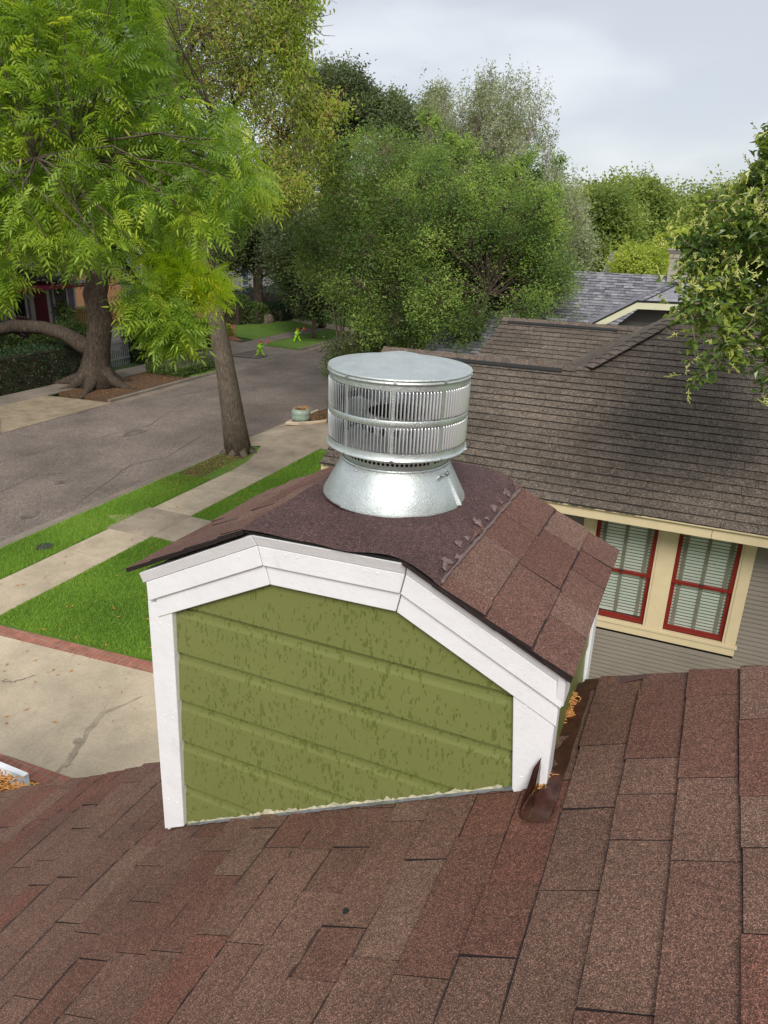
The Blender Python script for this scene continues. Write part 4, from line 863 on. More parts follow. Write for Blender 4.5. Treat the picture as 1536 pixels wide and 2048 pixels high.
m_ = MB(); m_.lathe([(0, .0), (.26, .0), (.33, .1), (.36, .22), (.335, .27), (.36, .31), (.34, .42), (.27, .5), (.24, .47)], tuple(q), 26); m_.build('glazed_body', M['pot'], t, smooth=True)
m_ = MB(); m_.lathe([(.25, .46), (0, .48)], tuple(q), 16); m_.build('soil', M['litter'], t)
m_ = MB()
for k in range(46):
    a = random.uniform(0, 6.28); r = random.uniform(0, .2); b = q+np.array([math.cos(a)*r, math.sin(a)*r, .47]); e = b+np.array([math.cos(a)*.18, math.sin(a)*.18, random.uniform(.0, .16)]); m_.tube([b, (b+e)/2+np.array([0, 0, .05]), e], [.006, .005, .003], 3)
m_.build('dry_stalks', M['leafdead'], t)

# ================================================================== NEIGHBOUR'S HOUSE
def ridge_caps(mb, P0, P1, A, B_, step=.145, wd=.15, th=.012):
    P0, P1, A, B_ = (np.array(v, float) for v in (P0, P1, A, B_)); L_ = np.linalg.norm(P1-P0); d = (P1-P0)/L_
    A /= np.linalg.norm(A); B_ /= np.linalg.norm(B_); s = 0
    while s < L_:
        e = min(s+step*1.25, L_); r = random.random(); w_ = wd*random.uniform(.95, 1.05)
        up = np.array([0, 0, 1.0])
        a0, a1 = P0+d*s+up*(.012+th), P0+d*e+up*.012
        for V_ in (A, B_):
            q = [a0, a1, a1+V_*w_*1.0-up*.004, a0+V_*w_-up*.002]; mb.add(q, [(0, 1, 2, 3)], r)
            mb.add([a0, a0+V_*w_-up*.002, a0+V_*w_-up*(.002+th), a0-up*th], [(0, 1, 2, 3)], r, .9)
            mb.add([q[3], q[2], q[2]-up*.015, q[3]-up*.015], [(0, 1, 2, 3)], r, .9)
        s += step
NT = math.tan(math.radians(31)); NC = math.cos(math.radians(31)); NS = math.sin(math.radians(31))
YE, ZE = 9.22, -3.33
nh = thing('bungalow', (1, 12, -7), 'taupe clapboard bungalow next door with cream trim and red sashed windows', 'house')
rf = MB()
ff = lambda pts: [(x, (y-YE)/NC) for x, y in pts]
for reg in ([(-5.04, YE), (9, YE), (9, 11.5), (-5.04, 11.5)], [(-1.7, 11.5), (9, 11.5), (9, 12.8), (-.5, 12.8)]):
    rf.poly([(x, y, ZE+(y-YE)*NT-.006) for x, y in reg])
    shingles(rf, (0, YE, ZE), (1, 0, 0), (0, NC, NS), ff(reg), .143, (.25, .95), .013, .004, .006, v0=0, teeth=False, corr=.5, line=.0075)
# left hip face, back slopes
hz = lambda x: -1.96+.6*(x+1.7)
reg = [(-.5, 12.8), (-.5, 14.6), (-2.2, 15.3), (-3.3, 13.9), (-1.7, 11.5)]
rf.poly([(x, y, hz(x)-.008) for x, y in reg])
shingles(rf, (-3.6, 0, hz(-3.6)), (0, -1, 0), (NC, 0, NS), [(-y, (x+3.6)/NC) for x, y in [(-1.7, 11.5), (-.5, 12.8), (-.5, 14.6), (-2.2, 15.3), (-3.3, 13.9)]], .143, (.25, .6), .012, .004, .006, v0=0, teeth=False)
for reg in ([(-5.04, 11.5, -1.963), (-1.7, 11.5, -1.963), (-1.7, 15, -4), (-5.04, 15, -4)], [(-.5, 12.8, -1.185), (9, 12.8, -1.185), (9, 17, -3.6), (-.5, 17, -3.6)]): rf.poly(reg)
# second gable behind
C2 = lambda y: -1.96-NT*(16.9-y)
reg = [(-5.3, 13.4), (-.6, 13.4), (-.6, 16.9), (-4.46, 16.9)]
rf.poly([(x, y, C2(y)-.006) for x, y in reg]); rf.poly([(-4.46, 16.9, -1.963), (-.6, 16.9, -1.963), (-.6, 20, -3.8), (-4.6, 20, -3.8)])
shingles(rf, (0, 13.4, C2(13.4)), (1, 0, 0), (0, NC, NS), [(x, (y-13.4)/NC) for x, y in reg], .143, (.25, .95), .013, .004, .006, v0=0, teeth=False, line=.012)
rf = rf.build('roof', M['nroof'], nh)
dn = (0, -NC, -NS); bk = (0, NC, -NS)
rcm = shingle_mat('ridge_cap_shingle', [(0, (.095, .075, .060)), (.6, (.125, .098, .078)), (1, (.14, .10, .078))], [(0, .5), (.5, .95), (1, 1.8)], 90, sscale=2)
for a_ in (((-5.06, 11.5, -1.95), (-1.85, 11.5, -1.95), dn, bk), ((-4.5, 16.9, -1.945), (-.9, 16.9, -1.945), dn, bk), ((-1.72, 11.48, -1.96), (-.5, 12.8, -1.17), (1, -.9, .0), (-.75, .75, -.25)), ((-.5, 12.8, -1.17), (9, 12.8, -1.17), dn, bk)):
    rc = MB(); ridge_caps(rc, *a_); rc.build('ridge_caps', rcm, rf)
for (x0, x1, y, z) in ((-4.82, -2.05, 11.5, -1.955), (-4.35, -1.95, 16.9, -1.95)):
    v_ = MB(); v_.prism([(x0, y-.168, z-.100), (x1, y-.168, z-.100), (x1, y-.125, z-.060), (x0, y-.125, z-.060)], (0, .0, .028)); v_.build('ridge_vent', M['vent'], rf)
# eave boards
m_ = MB(); xs = [-5.02, -2.2, .35, 3.1, 6, 9]
for a, b in zip(xs[:-1], xs[1:]): m_.box((a+.002, YE+.03, ZE-.165), (b-.002, YE+.055, ZE-.018))
m_.build('fascia_board', M['cream'], nh, bevel=.004)
m_ = MB(); m_.prism([(-5.03, YE-.012, ZE-.02), (-5.03, YE+.03, ZE-.055), (-5.03, YE+.03, ZE-.004), (-5.03, YE-.012, ZE-.004)], (14.03, 0, 0)); m_.build('drip_moulding', M['cream'], nh)
m_ = MB(); m_.box((-5.0, YE+.055, ZE-.16), (9, 9.79, ZE-.13)); m_.build('soffit', M['cream'], nh)
m_ = MB(); m_.prism([(-5.04, YE+.02, ZE-.17), (-5.04, YE+.02, ZE-.01), (-5.04, 11.5, -1.975), (-5.04, 11.5, -2.14)], (.03, 0, 0)); m_.build('rake_board', M['cream'], nh)
# clapboard wall
WY = 9.8; m_ = MB(); z = -7.0; ex = .066
def lap(m_, x0, x1, z, ex, y, k=.019): m_.add([(x0, y-k, z), (x1, y-k, z), (x1, y, z+ex), (x0, y, z+ex), (x0, y, z), (x1, y, z)], [(0, 1, 2, 3), (4, 5, 1, 0)])
while z < ZE-.17:
    if z+ex < -5.3 or z > -3.58: lap(m_, -4.6, 9, z, ex, WY)
    else: lap(m_, -4.6, -1.235, z, ex, WY); lap(m_, .92, 9, z, ex, WY)
    z += ex
m_.build('wall', M['taupe'], nh)
m_ = MB(); m_.box((-4.6, WY+.12, -7.05), (9, 16.8, ZE-.13)); m_.build('inner_wall', M['taupe_dark'], nh)
m_ = MB(); m_.tube([(.62, WY-.03, -5.75), (.6, WY-.03, -6.1), (.63, WY-.03, -6.35)], .012, 5); m_.build('cable', M['dark'], nh)
# trims round the windows
m_ = MB(); f0, f1 = WY-.035, WY+.02
m_.box((-1.235, f0, -5.14), (-1.09, f1, -3.60)); m_.box((-.235, f0, -5.14), (-.035, f1, -3.60)); m_.box((.785, f0, -5.14), (.92, f1, -3.60))
m_.box((-1.27, f0-.008, -3.598), (.955, f1, -3.50)); m_.box((-1.26, f0-.02, -5.19), (.945, f1, -5.142)); m_.box((-1.24, f0-.004, -5.30), (.925, f1, -5.192))
m_.build('window_trim', M['cream'], nh, bevel=.004)
for x in (-1.05, -.25, .02, .76): m_ = MB(); m_.box((x-.02, f0-.035, -3.53), (x+.02, f0-.009, -3.49)); m_.build('trim_bracket', M['cream'], nh)
for (x0, x1, open_) in ((-1.09, -.235, 1), (-.035, .785, 0)):
    g_ = MB(); a, b, t_, l_ = x0, x1, -3.60, -5.14
    for (p, q) in (((a, l_), (a+.03, t_)), ((b-.03, l_), (b, t_)), ((a+.03, t_-.015), (b-.03, t_))): g_.box((p[0], f0+.012, p[1]), (q[0], f1+.05, q[1]))
    fr = g_.build('window', M['cream'], nh)
    a += .032; b -= .032; mid = -4.40
    for (zt, zb, yo, nm) in ((-3.617, mid-.02, 0, 'upper_sash'), (mid+.02, -5.138, .03, 'lower_sash')):
        s_ = MB(); k = .052; y0 = WY-.005+yo
        s_.box((a, y0, zb), (a+k, y0+.03, zt)); s_.box((b-k, y0, zb), (b, y0+.03, zt)); s_.box((a+k, y0, zt-(k if nm[0] == 'u' else .035)), (b-k, y0+.03, zt)); s_.box((a+k, y0, zb), (b-k, y0+.03, zb+(.045 if nm[0] == 'u' else .075)))
        s_.build(nm, M['red'], fr, bevel=.003)
    s_ = MB(); s_.poly([(a+.04, WY+.04, -5.1), (b-.04, WY+.04, -5.1), (b-.04, WY+.04, mid), (a+.04, WY+.04, mid)]); s_.poly([(a+.04, WY+.01, mid), (b-.04, WY+.01, mid), (b-.04, WY+.01, -3.64), (a+.04, WY+.01, -3.64)]); s_.build('glass_pane', M['glass'], fr)
    s_ = MB(); z = -3.66; bot = -5.02 if open_ else -5.12
    while z > bot:
        s_.add([(a+.02, WY+.05, z), (b-.02, WY+.05, z), (b-.02, WY+.062, z-.041), (a+.02, WY+.062, z-.042)], [(0, 1, 2, 3)]); z -= .046
    s_.box((a+.02, WY+.065, bot-.03), (b-.02, WY+.09, bot)); s_.build('blind', M['blind'], fr)
    s_ = MB(); wv = b-a
    for k in (.14, .5, .86): s_.box((a+wv*k-.022, WY+.042, bot-.02), (a+wv*k+.022, WY+.045, -3.64))
    s_.build('blind_tape', M['tape'], fr)
    s_ = MB(); s_.box((a, WY+.10, -5.2), (b, WY+.11, -3.6)); s_.build('room_shade_panel', M['dark'], fr)  # black panel paints in the unlit room behind the blind
    s_ = MB(); s_.box(((a+b)/2-.03, WY-.02, mid+.02), ((a+b)/2+.03, WY+.0, mid+.035)); s_.build('sash_lock', M['iron'], fr)
# twigs lying on the neighbour's roof
def nb(x, y): return on(x, y, (0, -NT, 1), ZE-NT*YE)
for k, (pts, r) in enumerate([([(1250, 866), (1262, 872), (1270, 882)], .008), ([(1222, 950), (1224, 943), (1231, 939)], .006), ([(967, 805), (970, 814), (976, 818)], .006), ([(1204, 774), (1211, 778)], .006)]):
    m_ = MB(); P = [nb(*p)+np.array([0, -.01, .02]) for p in pts]; m_.tube(P, r, 4)
    if k == 0: m_.tube([P[1], P[2]+np.array([.06, -.03, 0])], r*.7, 4)
    tag(m_.build('twig', M['bark_p']), ['pale forked twig lying in the middle of the brown roof', 'short curled twig low on the brown roof near its eave', 'small curled twig on the brown roof right beside the metal cap', 'tiny twig high on the brown roof below the hip'][k], 'twig', 'twigs on the neighbour roof')

# ================================================================== GREY SHINGLE HOUSE behind
gh = thing('grey_roof_house', (-2, 26, -7), 'house with pale grey shingle roof, clipped gable and grey clad chimney', 'house')
t27 = math.tan(math.radians(27)); c27 = math.cos(math.radians(27)); s27 = math.sin(math.radians(27)); RY, RZ = 24.0, -1.24
rf = MB(); y0 = 17.6; z0 = RZ-(RY-y0)*t27; reg = [(-7.5, y0), (4, y0), (4, RY), (-7.5, RY)]
rf.poly([(x, y, RZ-(RY-y)*t27-.01) for x, y in reg]); rf.poly([(-7.5, RY, RZ), (4, RY, RZ), (4, RY+6, RZ-3), (-7.5, RY+6, RZ-3)])
shingles(rf, (0, y0, z0), (1, 0, 0), (0, c27, s27), [(x, (y-y0)/c27) for x, y in reg], .145, (.12, .3), .014, .002, .004, v0=0)
grf = rf.build('roof', M['groof'], gh)
A = at(1176, 652, 'Y', 19.2); Bp = at(1275, 603, 'Y', 19.2); Cp = at(1420, 609, 'Y', 19.2)
T1 = at(1352, 566, 'Y', 20.6); T2 = at(1480, 570, 'Y', 20.6)
rf = MB(); rf.poly([Bp, Cp, T2, T1], .8); rf.poly([A, Bp, T1, at(1320, 572, 'Y', 20.9), at(1158, 652, 'Y', 19.8)], .6)
ridge_caps(rf, Bp+np.array([0, 0, .01]), T1+np.array([0, 0, .01]), (1, -.4, 0), (-1, .3, -.4), .2, .13); rf.build('gable_roof', M['groof'], gh)
def band(p, q, h, dy=.03): return [p, q, q-np.array([0, 0, h]), p-np.array([0, 0, h])], (0, dy, 0)
m_ = MB(); o = np.array([0, -.03, -.01]); m_.prism(*band(A+o, Bp+o, .17)); m_.prism(*band(Bp+o, Cp+o, .16)); m_.build('rake_board', M['cream2'], gh)
m_ = MB(); o = np.array([0, -.04, .03]); m_.prism(*band(A+o, Bp+o, .045)); m_.prism(*band(Bp+o, Cp+o, .045)); m_.build('drip_edge', M['dark'], gh)
m_ = MB(); a0 = A+np.array([.5, .5, -.1]); z = -7.0
m_.prism([a0-np.array([0, 0, 0]), Bp+np.array([.1, .5, -.12]), Cp+np.array([0, .5, -.12]), np.array([Cp[0], Cp[1]+.5, -7]), np.array([a0[0], a0[1], -7])], (0, .1, 0)); m_.build('gable_wall', M['taupe_dark'], gh)
m_ = MB(); z = a0[2]-.1
while z < Bp[2]-.2: lap(m_, a0[0]+max(0, (z-a0[2])*2.0), Cp[0], z, .09, a0[1]-.01, .015); z += .09
m_.build('siding', M['taupe_dark'], gh)
m_ = MB(); m_.box((-7, 18.5, -7), (3.8, 28, -3.9)); m_.build('wall', M['taupe_dark'], gh)
ca, cb_ = at(1335, 551, 'Y', 23.7), at(1395, 551, 'Y', 23.7); zt = at(1340, 515, 'Y', 23.7)[2]; zc = at(1340, 499, 'Y', 23.7)[2]
m_ = MB(); z = ca[2]-.6
while z < zt: m_.box((ca[0], 23.7-.006, z), (cb_[0], 24.6, z+.098)); m_.box((ca[0]+.01, 23.7+.004, z+.098), (cb_[0]-.01, 24.59, z+.105)); z += .105
m_.box((ca[0]+.02, 23.72, ca[2]-2), (cb_[0]-.02, 24.58, zt)); M['beige'] = simple('pale_beige_cladding', (.38, .345, .28), .6, ns=3, amt=.08); ch = m_.build('chimney', M['beige'], gh)
def frustum(m_, x0, x1, y0, y1, z0, z1, k0, k1): m_.add([(x0-k0, y0-k0, z0), (x1+k0, y0-k0, z0), (x1+k0, y1+k0, z0), (x0-k0, y1+k0, z0), (x0-k1, y0-k1, z1), (x1+k1, y0-k1, z1), (x1+k1, y1+k1, z1), (x0-k1, y1+k1, z1)], [(0, 3, 2, 1), (4, 5, 6, 7), (0, 1, 5, 4), (1, 2, 6, 5), (2, 3, 7, 6), (3, 0, 4, 7)])
m_ = MB(); frustum(m_, ca[0], cb_[0], 23.7, 24.6, zt, zt+.09, .03, .03); frustum(m_, ca[0], cb_[0], 23.7, 24.6, zt+.092, zc, .03, .12); m_.build('chimney_crown', M['beige'], ch)
fh = thing('far_house', (-6, 48, -7), 'small dark grey hipped roof far off between the trees', 'house')
P = [at(1222, 503, 'Y', 46), at(1290, 503, 'Y', 46), at(1330, 535, 'Y', 44), at(1330, 560, 'Y', 42.5), at(1203, 548, 'Y', 42.5)]
m_ = MB(); m_.prism(P, (0, .2, -.15)); m_.build('roof', M['groof'], fh)
m_ = MB(); m_.prism([at(1290, 538, 'Y', 41.5), at(1322, 522, 'Y', 41.5), at(1360, 545, 'Y', 41.5), at(1360, 556, 'Y', 41.5), at(1290, 556, 'Y', 41.5)], (0, .3, 0)); m_.build('gable', M['taupe'], fh)
m_ = MB(); m_.box((P[4][0], 43, -7), (P[2][0]+1, 49, P[4][2]-.1)); m_.build('wall', M['taupe_dark'], fh)

# ================================================================== OUR HOUSE: the roof we stand on
SL = math.radians(28); TS = math.tan(SL); CR = 1.32; rz = lambda x: TS*x-CR
hs = thing('house', (0, 0, -7), 'brown shingled roof of the house in the foreground', 'house')
XE = -3.8; XR = 2.7
def bend(q): return .0035*math.sin(q[1]*4.1+q[0]*2.3)+.003*math.sin(q[0]*5.7-q[1]*2.2)+.004*math.sin(q[1]*1.3+q[0]*7)
rf = MB(); v0 = ((.103-XE)/math.cos(SL)) % .143
RK = [(-3.8, 2.19), (-1.5, 2.205), (-.19, 2.225), (.3, 2.135), (2.7, 1.70)]
reg = [(-3.2, 0)]+[(y, (x-XE)/math.cos(SL)) for x, y in RK]+[(-3.2, (XR-XE)/math.cos(SL))]
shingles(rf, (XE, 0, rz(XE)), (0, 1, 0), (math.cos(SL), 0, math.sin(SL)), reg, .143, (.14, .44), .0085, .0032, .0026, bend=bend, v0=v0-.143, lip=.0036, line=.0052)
rf = rf.build('roof', M['roof'], hs)
m_ = MB(); m_.prism([(XE, -3.2, rz(XE)-.012), (XR, -3.2, rz(XR)-.012)]+[(x, y-.008, rz(x)-.012) for x, y in RK[::-1]], (0, 0, -.03)); m_.build('roof_deck', M['dark'], rf)
m_ = MB()
for (xa, ya), (xb, yb) in zip(RK[:-1], RK[1:]): m_.prism([(xa, ya-.05, rz(xa)-.05), (xb, yb-.05, rz(xb)-.05), (xb, yb-.05, rz(xb)-.22), (xa, ya-.05, rz(xa)-.22)], (0, .03, 0))
m_; m_.build('rake_board', M['white'], rf)
m_ = MB(); m_.prism([(XE+.5, 1.6, rz(XE+.5)-.05), (XR, 1.6, rz(XR)-.05), (XR, 1.6, -7), (XE+.5, 1.6, -7)], (0, -5, 0)); m_.build('wall', M['olive'], hs)
# ridge line and other slope, behind the viewer's right
m_ = MB(); m_.poly([(XR, -3.2, rz(XR)), (XR, 1.7, rz(XR)), (XR+4, 1.7, rz(XR)-2.1), (XR+4, -3.2, rz(XR)-2.1)], .5); m_.build('far_slope', M['roof'], rf)
# porch roof corner with gutter, lower left
m_ = MB(); shingles(m_, (-7.5, 2.82, -3.84), (1, 0, 0), (0, -.9, .42), [(0, 0), (4.1, 0), (4.1, .9), (0, .9)], .143, (.2, .5), .008); m_.poly([(-7.5, 2.85, -3.86), (-3.4, 2.85, -3.86), (-3.4, 2.0, -3.48), (-7.5, 2.0, -3.48)]); m_.build('porch_roof', M['roof'], hs)
ge = at(41, 1561, 'Y', 2.9); m_ = MB(); x0 = -7.5; x1 = ge[0]; zt = ge[2]
m_.box((x0, 2.955, zt-.10), (x1, 2.97, zt)); m_.box((x0, 2.85, zt-.10), (x1, 2.955, zt-.09)); m_.box((x0, 2.85, zt-.09), (x1, 2.86, zt-.005)); m_.box((x0, 2.93, zt-.001), (x1, 2.972, zt+.012)); m_.build('gutter', M['gutter'], hs)
m_ = MB(); m_.box((-7.3, -2, -7), (-3.6, 2.5, -4.0)); m_.build('porch_wall', M['olive'], hs)

# ------------------------------------------------------------------ dry leaf clumps
def curls(pts, n, sp, ln, r, name, label, flatz=.5):
    m_ = MB()
    for _ in range(n):
        c = np.array(pts[random.randrange(len(pts))])+np.array([random.gauss(0, sp[0]), random.gauss(0, sp[1]), abs(random.gauss(0, sp[2]))])
        a = random.uniform(0, 6.28); k = random.uniform(-4.5, 4.5); el = random.uniform(-.4, .7); P = [c]
        for i in range(4): P.append(P[-1]+np.array([math.cos(a)*math.cos(el), math.sin(a)*math.cos(el), math.sin(el)*flatz])*ln/4); a += k/3; el -= .15
        m_.tube(P, [r*.6, r, r*1.1, r, r*.5], 4)
    return tag(m_.build(name, M['leafdead']), label, 'leaf litter', 'clumps of dry leaves')
onr = lambda x, y: on(x, y, (-TS, 0, 1), -CR)
curls([onr(1137, 1408)+[0, 0, .02], onr(1138, 1415)+[0, 0, .02], onr(1132, 1425)+[0, 0, .02], onr(1136, 1440)+[0, 0, .01], onr(1128, 1448)], 260, (.009, .009, .013), .032, .0019, 'leaf_clump', 'dry orange leaf clump wedged between the chimney side and the brown flashing')
curls([onr(1098, 1562)+[0, 0, .012], onr(1086, 1572)+[0, 0, .012], onr(1078, 1580)+[0, 0, .012]], 40, (.008, .01, .006), .035, .0017, 'leaf_clump', 'small dry leaf clump on the flashing end under the white corner board')
dl = [at(x, y, 'Y', 2.75) for x, y in ((5, 1572), (20, 1580), (40, 1585), (60, 1590), (80, 1590), (0, 1560), (95, 1588), (-30, 1560))]
curls(dl[:6], 240, (.035, .035, .012), .08, .0045, 'leaf_clump', 'long drift of dry leaves beside the end of the white gutter', .3)
tag((lambda m_: (m_.lathe([(0, .012), (.006, .01), (.008, .003), (.009, 0)], tuple(onr(340, 1656)), 8), m_.build('paint_chip', M['white']))[1])(MB()), 'white paint chip on the shingles below the left corner board', 'paint chip')
tag((lambda m_: (m_.lathe([(0, .008), (.007, .006), (.009, 0)], tuple(onr(692, 1827)+[0, 0, .006]), 8), m_.build('seed_pod', M['dark']))[1])(MB()), 'small black seed pod lying on the foreground shingles', 'seed pod')

# ================================================================== CHIMNEY
ch = thing('chimney', (-.88, 1.95, -2), 'boxy olive clad chimney with white trim and a brown shingled three sided top', 'chimney')
YF = 1.69; TL, TR = np.array([-1.122, -.836]), np.array([-.641, -.824]); EL, ER = np.array([-1.556, -1.054]), np.array([-.199, -1.041])
# siding
LZ = [-1.172, -1.354, -1.547, -1.721, -1.921, -2.11, -2.3]
m_ = MB()
m_.poly([(-1.50, YF-.0035, LZ[0]), (-.29, YF-.0035, LZ[0]), (-.29, YF-.0025, -1.12), (-.62, YF+.0005, -.92), (-1.12, YF+.0005, -.93), (-1.50, YF-.002, -1.10)])
m_.poly([(-1.50, YF-.0035, LZ[0]), (-.29, YF-.0035, LZ[0]), (-.29, YF+.02, LZ[0]), (-1.50, YF+.02, LZ[0])])
for i in range(len(LZ)-1):
    zt, zb = LZ[i], LZ[i+1]; pr = [(YF+.016, zt+.003), (YF+.014, zt-.0175), (YF+.0058, zt-.0185), (YF+.0052, zt-.030), (YF+.0034, zt-.038), (YF+.0016, zt-.044), (YF+.0010, zt-.048), (YF-.0035, zb+.001), (YF-.002, zb), (YF+.02, zb)]
    V = [(x, y, z) for (y, z) in pr for x in (-1.52, -.28)]; m_.add(V, [(2*k, 2*k+2, 2*k+3, 2*k+1) for k in range(len(pr)-1)])
m_.build('front_siding', M['olive'], ch)
prof = [(-1.54, -1.06), (-1.12, -.87), (-.64, -.86), (-.236, -1.05), (-.236, -7), (-1.54, -7)]
m_ = MB(); m_.prism([(x, YF+.022, z) for x, z in prof], (0, .70, 0)); m_.build('body', M['olive'], ch)
m_ = MB()
for zt in LZ[:-1]+[-2.5, -2.7]: m_.prism([(-.236, 1.76, zt-.18), (-.226, 1.76, zt-.18), (-.231, 1.76, zt-.004)], (0, .58, 0))
m_.build('side_siding', M['olive'], ch)
# corner boards
m_ = MB(); m_.prism([(-1.560, YF-.02, -1.176), (-1.463, YF-.02, -1.176), (-1.497, YF-.02, rz(-1.497)+.012), (-1.59, YF-.02, rz(-1.58)+.006)], (0, .03, 0)); m_.build('corner_board', M['white'], ch, bevel=.003)
m_ = MB(); m_.prism([(-.335, YF-.02, -1.155), (-.222, YF-.02, -1.11), (-.218, YF-.02, rz(-.218)+.02), (-.30, YF-.02, rz(-.30)-.005), (-.31, YF-.02, rz(-.31)+.015)], (0, .03, 0)); m_.build('corner_board', M['white'], ch, bevel=.003)
m_ = MB(); m_.prism([(-.218, YF-.017, -1.11), (-.218, YF+.055, -1.11), (-.218, YF+.055, -1.42), (-.218, YF-.017, -1.43)], (-.014, 0, 0)); m_.build('corner_board', M['white'], ch, bevel=.002)
m_ = MB(); m_.box((-.218, 2.34, -1.10), (-.236, 2.43, -3.5)); m_.build('corner_board', M['white'], ch, bevel=.003)
m_ = MB(); m_.box((-1.56, 2.34, -1.12), (-1.535, 2.43, -3.5)); m_.build('corner_board', M['white'], ch, bevel=.003)
# stacked trim boards under the roof edge (three courses, mitred)
def off(P, d):      # offset the four point profile downwards by d (perpendicular), ends cut plumb
    Q = []; n = len(P)
    for i in range(n):
        ns = []
        if i > 0: e = P[i]-P[i-1]; ns.append(np.array([e[1], -e[0]])/np.linalg.norm(e))
        if i < n-1: e = P[i+1]-P[i]; ns.append(np.array([e[1], -e[0]])/np.linalg.norm(e))
        if len(ns) == 2: m = ns[0]+ns[1]; m /= np.linalg.norm(m); Q.append(P[i]+m*d/(m@ns[0]))
        else: Q.append(P[i]+np.array([0, -1])*d/abs(ns[0][1]))
    return Q
PR = [q-np.array([0, .008]) for q in (EL, TL, TR, ER)]
def trim(name, d0, d1, y0, y1, ins=0.0, slope=0.0):
    A_, B_ = off(PR, d0), off(PR, d1)
    for i in range(3):
        a, b, c, d = A_[i].copy(), A_[i+1].copy(), B_[i+1].copy(), B_[i].copy()
        if i == 0 and ins:
            for q, r in ((a, b), (d, c)): t = ins/(r[0]-q[0]); q += (r-q)*t
        if i == 2 and ins:
            for q, r in ((b, a), (c, d)): t = ins*.35/(q[0]-r[0]); q += (r-q)*t
        g1 = .0018; m_ = MB(); dx = (b-a)/np.linalg.norm(b-a)*g1; P4 = [a+dx, b-dx, c-dx, d+dx]
        yy = [y0, y0, y0+slope, y0+slope]
        V = [(p[0], yy[k], p[1]) for k, p in enumerate(P4)]+[(p[0], y1, p[1]) for p in P4]
        m_.add(V, [(0, 1, 2, 3), (7, 6, 5, 4), (0, 4, 5, 1), (1, 5, 6, 2), (2, 6, 7, 3), (3, 7, 4, 0)]); m_.build(name, M['white'], ch, bevel=.0022)
trim('crown_moulding', .0, .036, YF-.052, YF+.01, 0, .014)
trim('fascia_board', .037, .098, YF-.037, YF+.01, .012)
trim('frieze_board', .099, .162, YF-.025, YF+.01, .035)
m_ = MB(); m_.prism([(-.2, YF-.05, -1.045), (-.2, YF+.05, -1.045), (-.2, YF+.05, -1.15), (-.2, YF-.034, -1.15)], (-.02, 0, 0)); m_.build('trim_return', M['white'], ch, bevel=.002)
for (x, z) in [(-1.50, -1.25), (-1.52, -1.62), (-1.54, -2.0), (-.28, -1.19), (-.27, -1.42), (-1.40, -1.02), (-1.2, -.93), (-1.0, -.89), (-.75, -.885), (-.55, -.92), (-.35, -1.02)]:
    for dx in (-.018, .02): m_ = MB(); y_ = YF-.0205 if abs(z) > 1.1 else YF-.0375; m_.tube([(x+dx, y_+.004, z+.01*dx), (x+dx, y_-.0012, z)], [.0042, .0032], 8); m_.build('nail_head', M['white'], ch)
# roof deck slabs with dark ragged edge
Y0, Y1 = 1.632, 2.49
up = lambda p, d: np.array([p[0], p[1]+d])
Pd = [np.array([-1.600, -1.059]), np.array([-1.144, -.834]), np.array([-.650, -.822]), np.array([-.186, -1.050])]
m_ = MB()
for i in range(3):
    a, b = Pd[i], Pd[i+1]; m_.prism([(a[0], Y0+.006, a[1]), (b[0], Y0+.006, b[1]), (b[0], Y0+.006, b[1]-.007), (a[0], Y0+.006, a[1]-.007)], (0, Y1-Y0-.01, 0))
dk = m_.build('roof_deck', M['dark'], ch)
def slope_roof(E, T, name, tab, ext=0.0):
    d = T-E; L_ = np.linalg.norm(d); m_ = MB()
    reg = [(Y0, 0), (Y1, 0), (Y1, L_-(.095 if name[0] == 'r' else .002)), (Y0, L_-(.095 if name[0] == 'r' else .002))]
    bd = lambda q: .002*math.sin(q[1]*9+q[0]*5)
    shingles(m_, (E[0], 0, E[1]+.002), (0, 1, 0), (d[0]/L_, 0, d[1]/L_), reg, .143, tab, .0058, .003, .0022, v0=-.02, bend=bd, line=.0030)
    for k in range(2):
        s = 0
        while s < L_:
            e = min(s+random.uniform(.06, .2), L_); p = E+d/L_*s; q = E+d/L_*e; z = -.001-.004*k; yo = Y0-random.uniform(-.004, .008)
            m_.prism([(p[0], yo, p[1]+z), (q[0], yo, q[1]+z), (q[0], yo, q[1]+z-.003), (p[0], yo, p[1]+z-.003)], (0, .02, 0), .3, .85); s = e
    return m_.build(name, M['roof2'], dk)
slope_roof(Pd[3], Pd[2], 'right_shingles', (.12, .34)); slope_roof(Pd[0], Pd[1], 'left_shingles', (.12, .34))
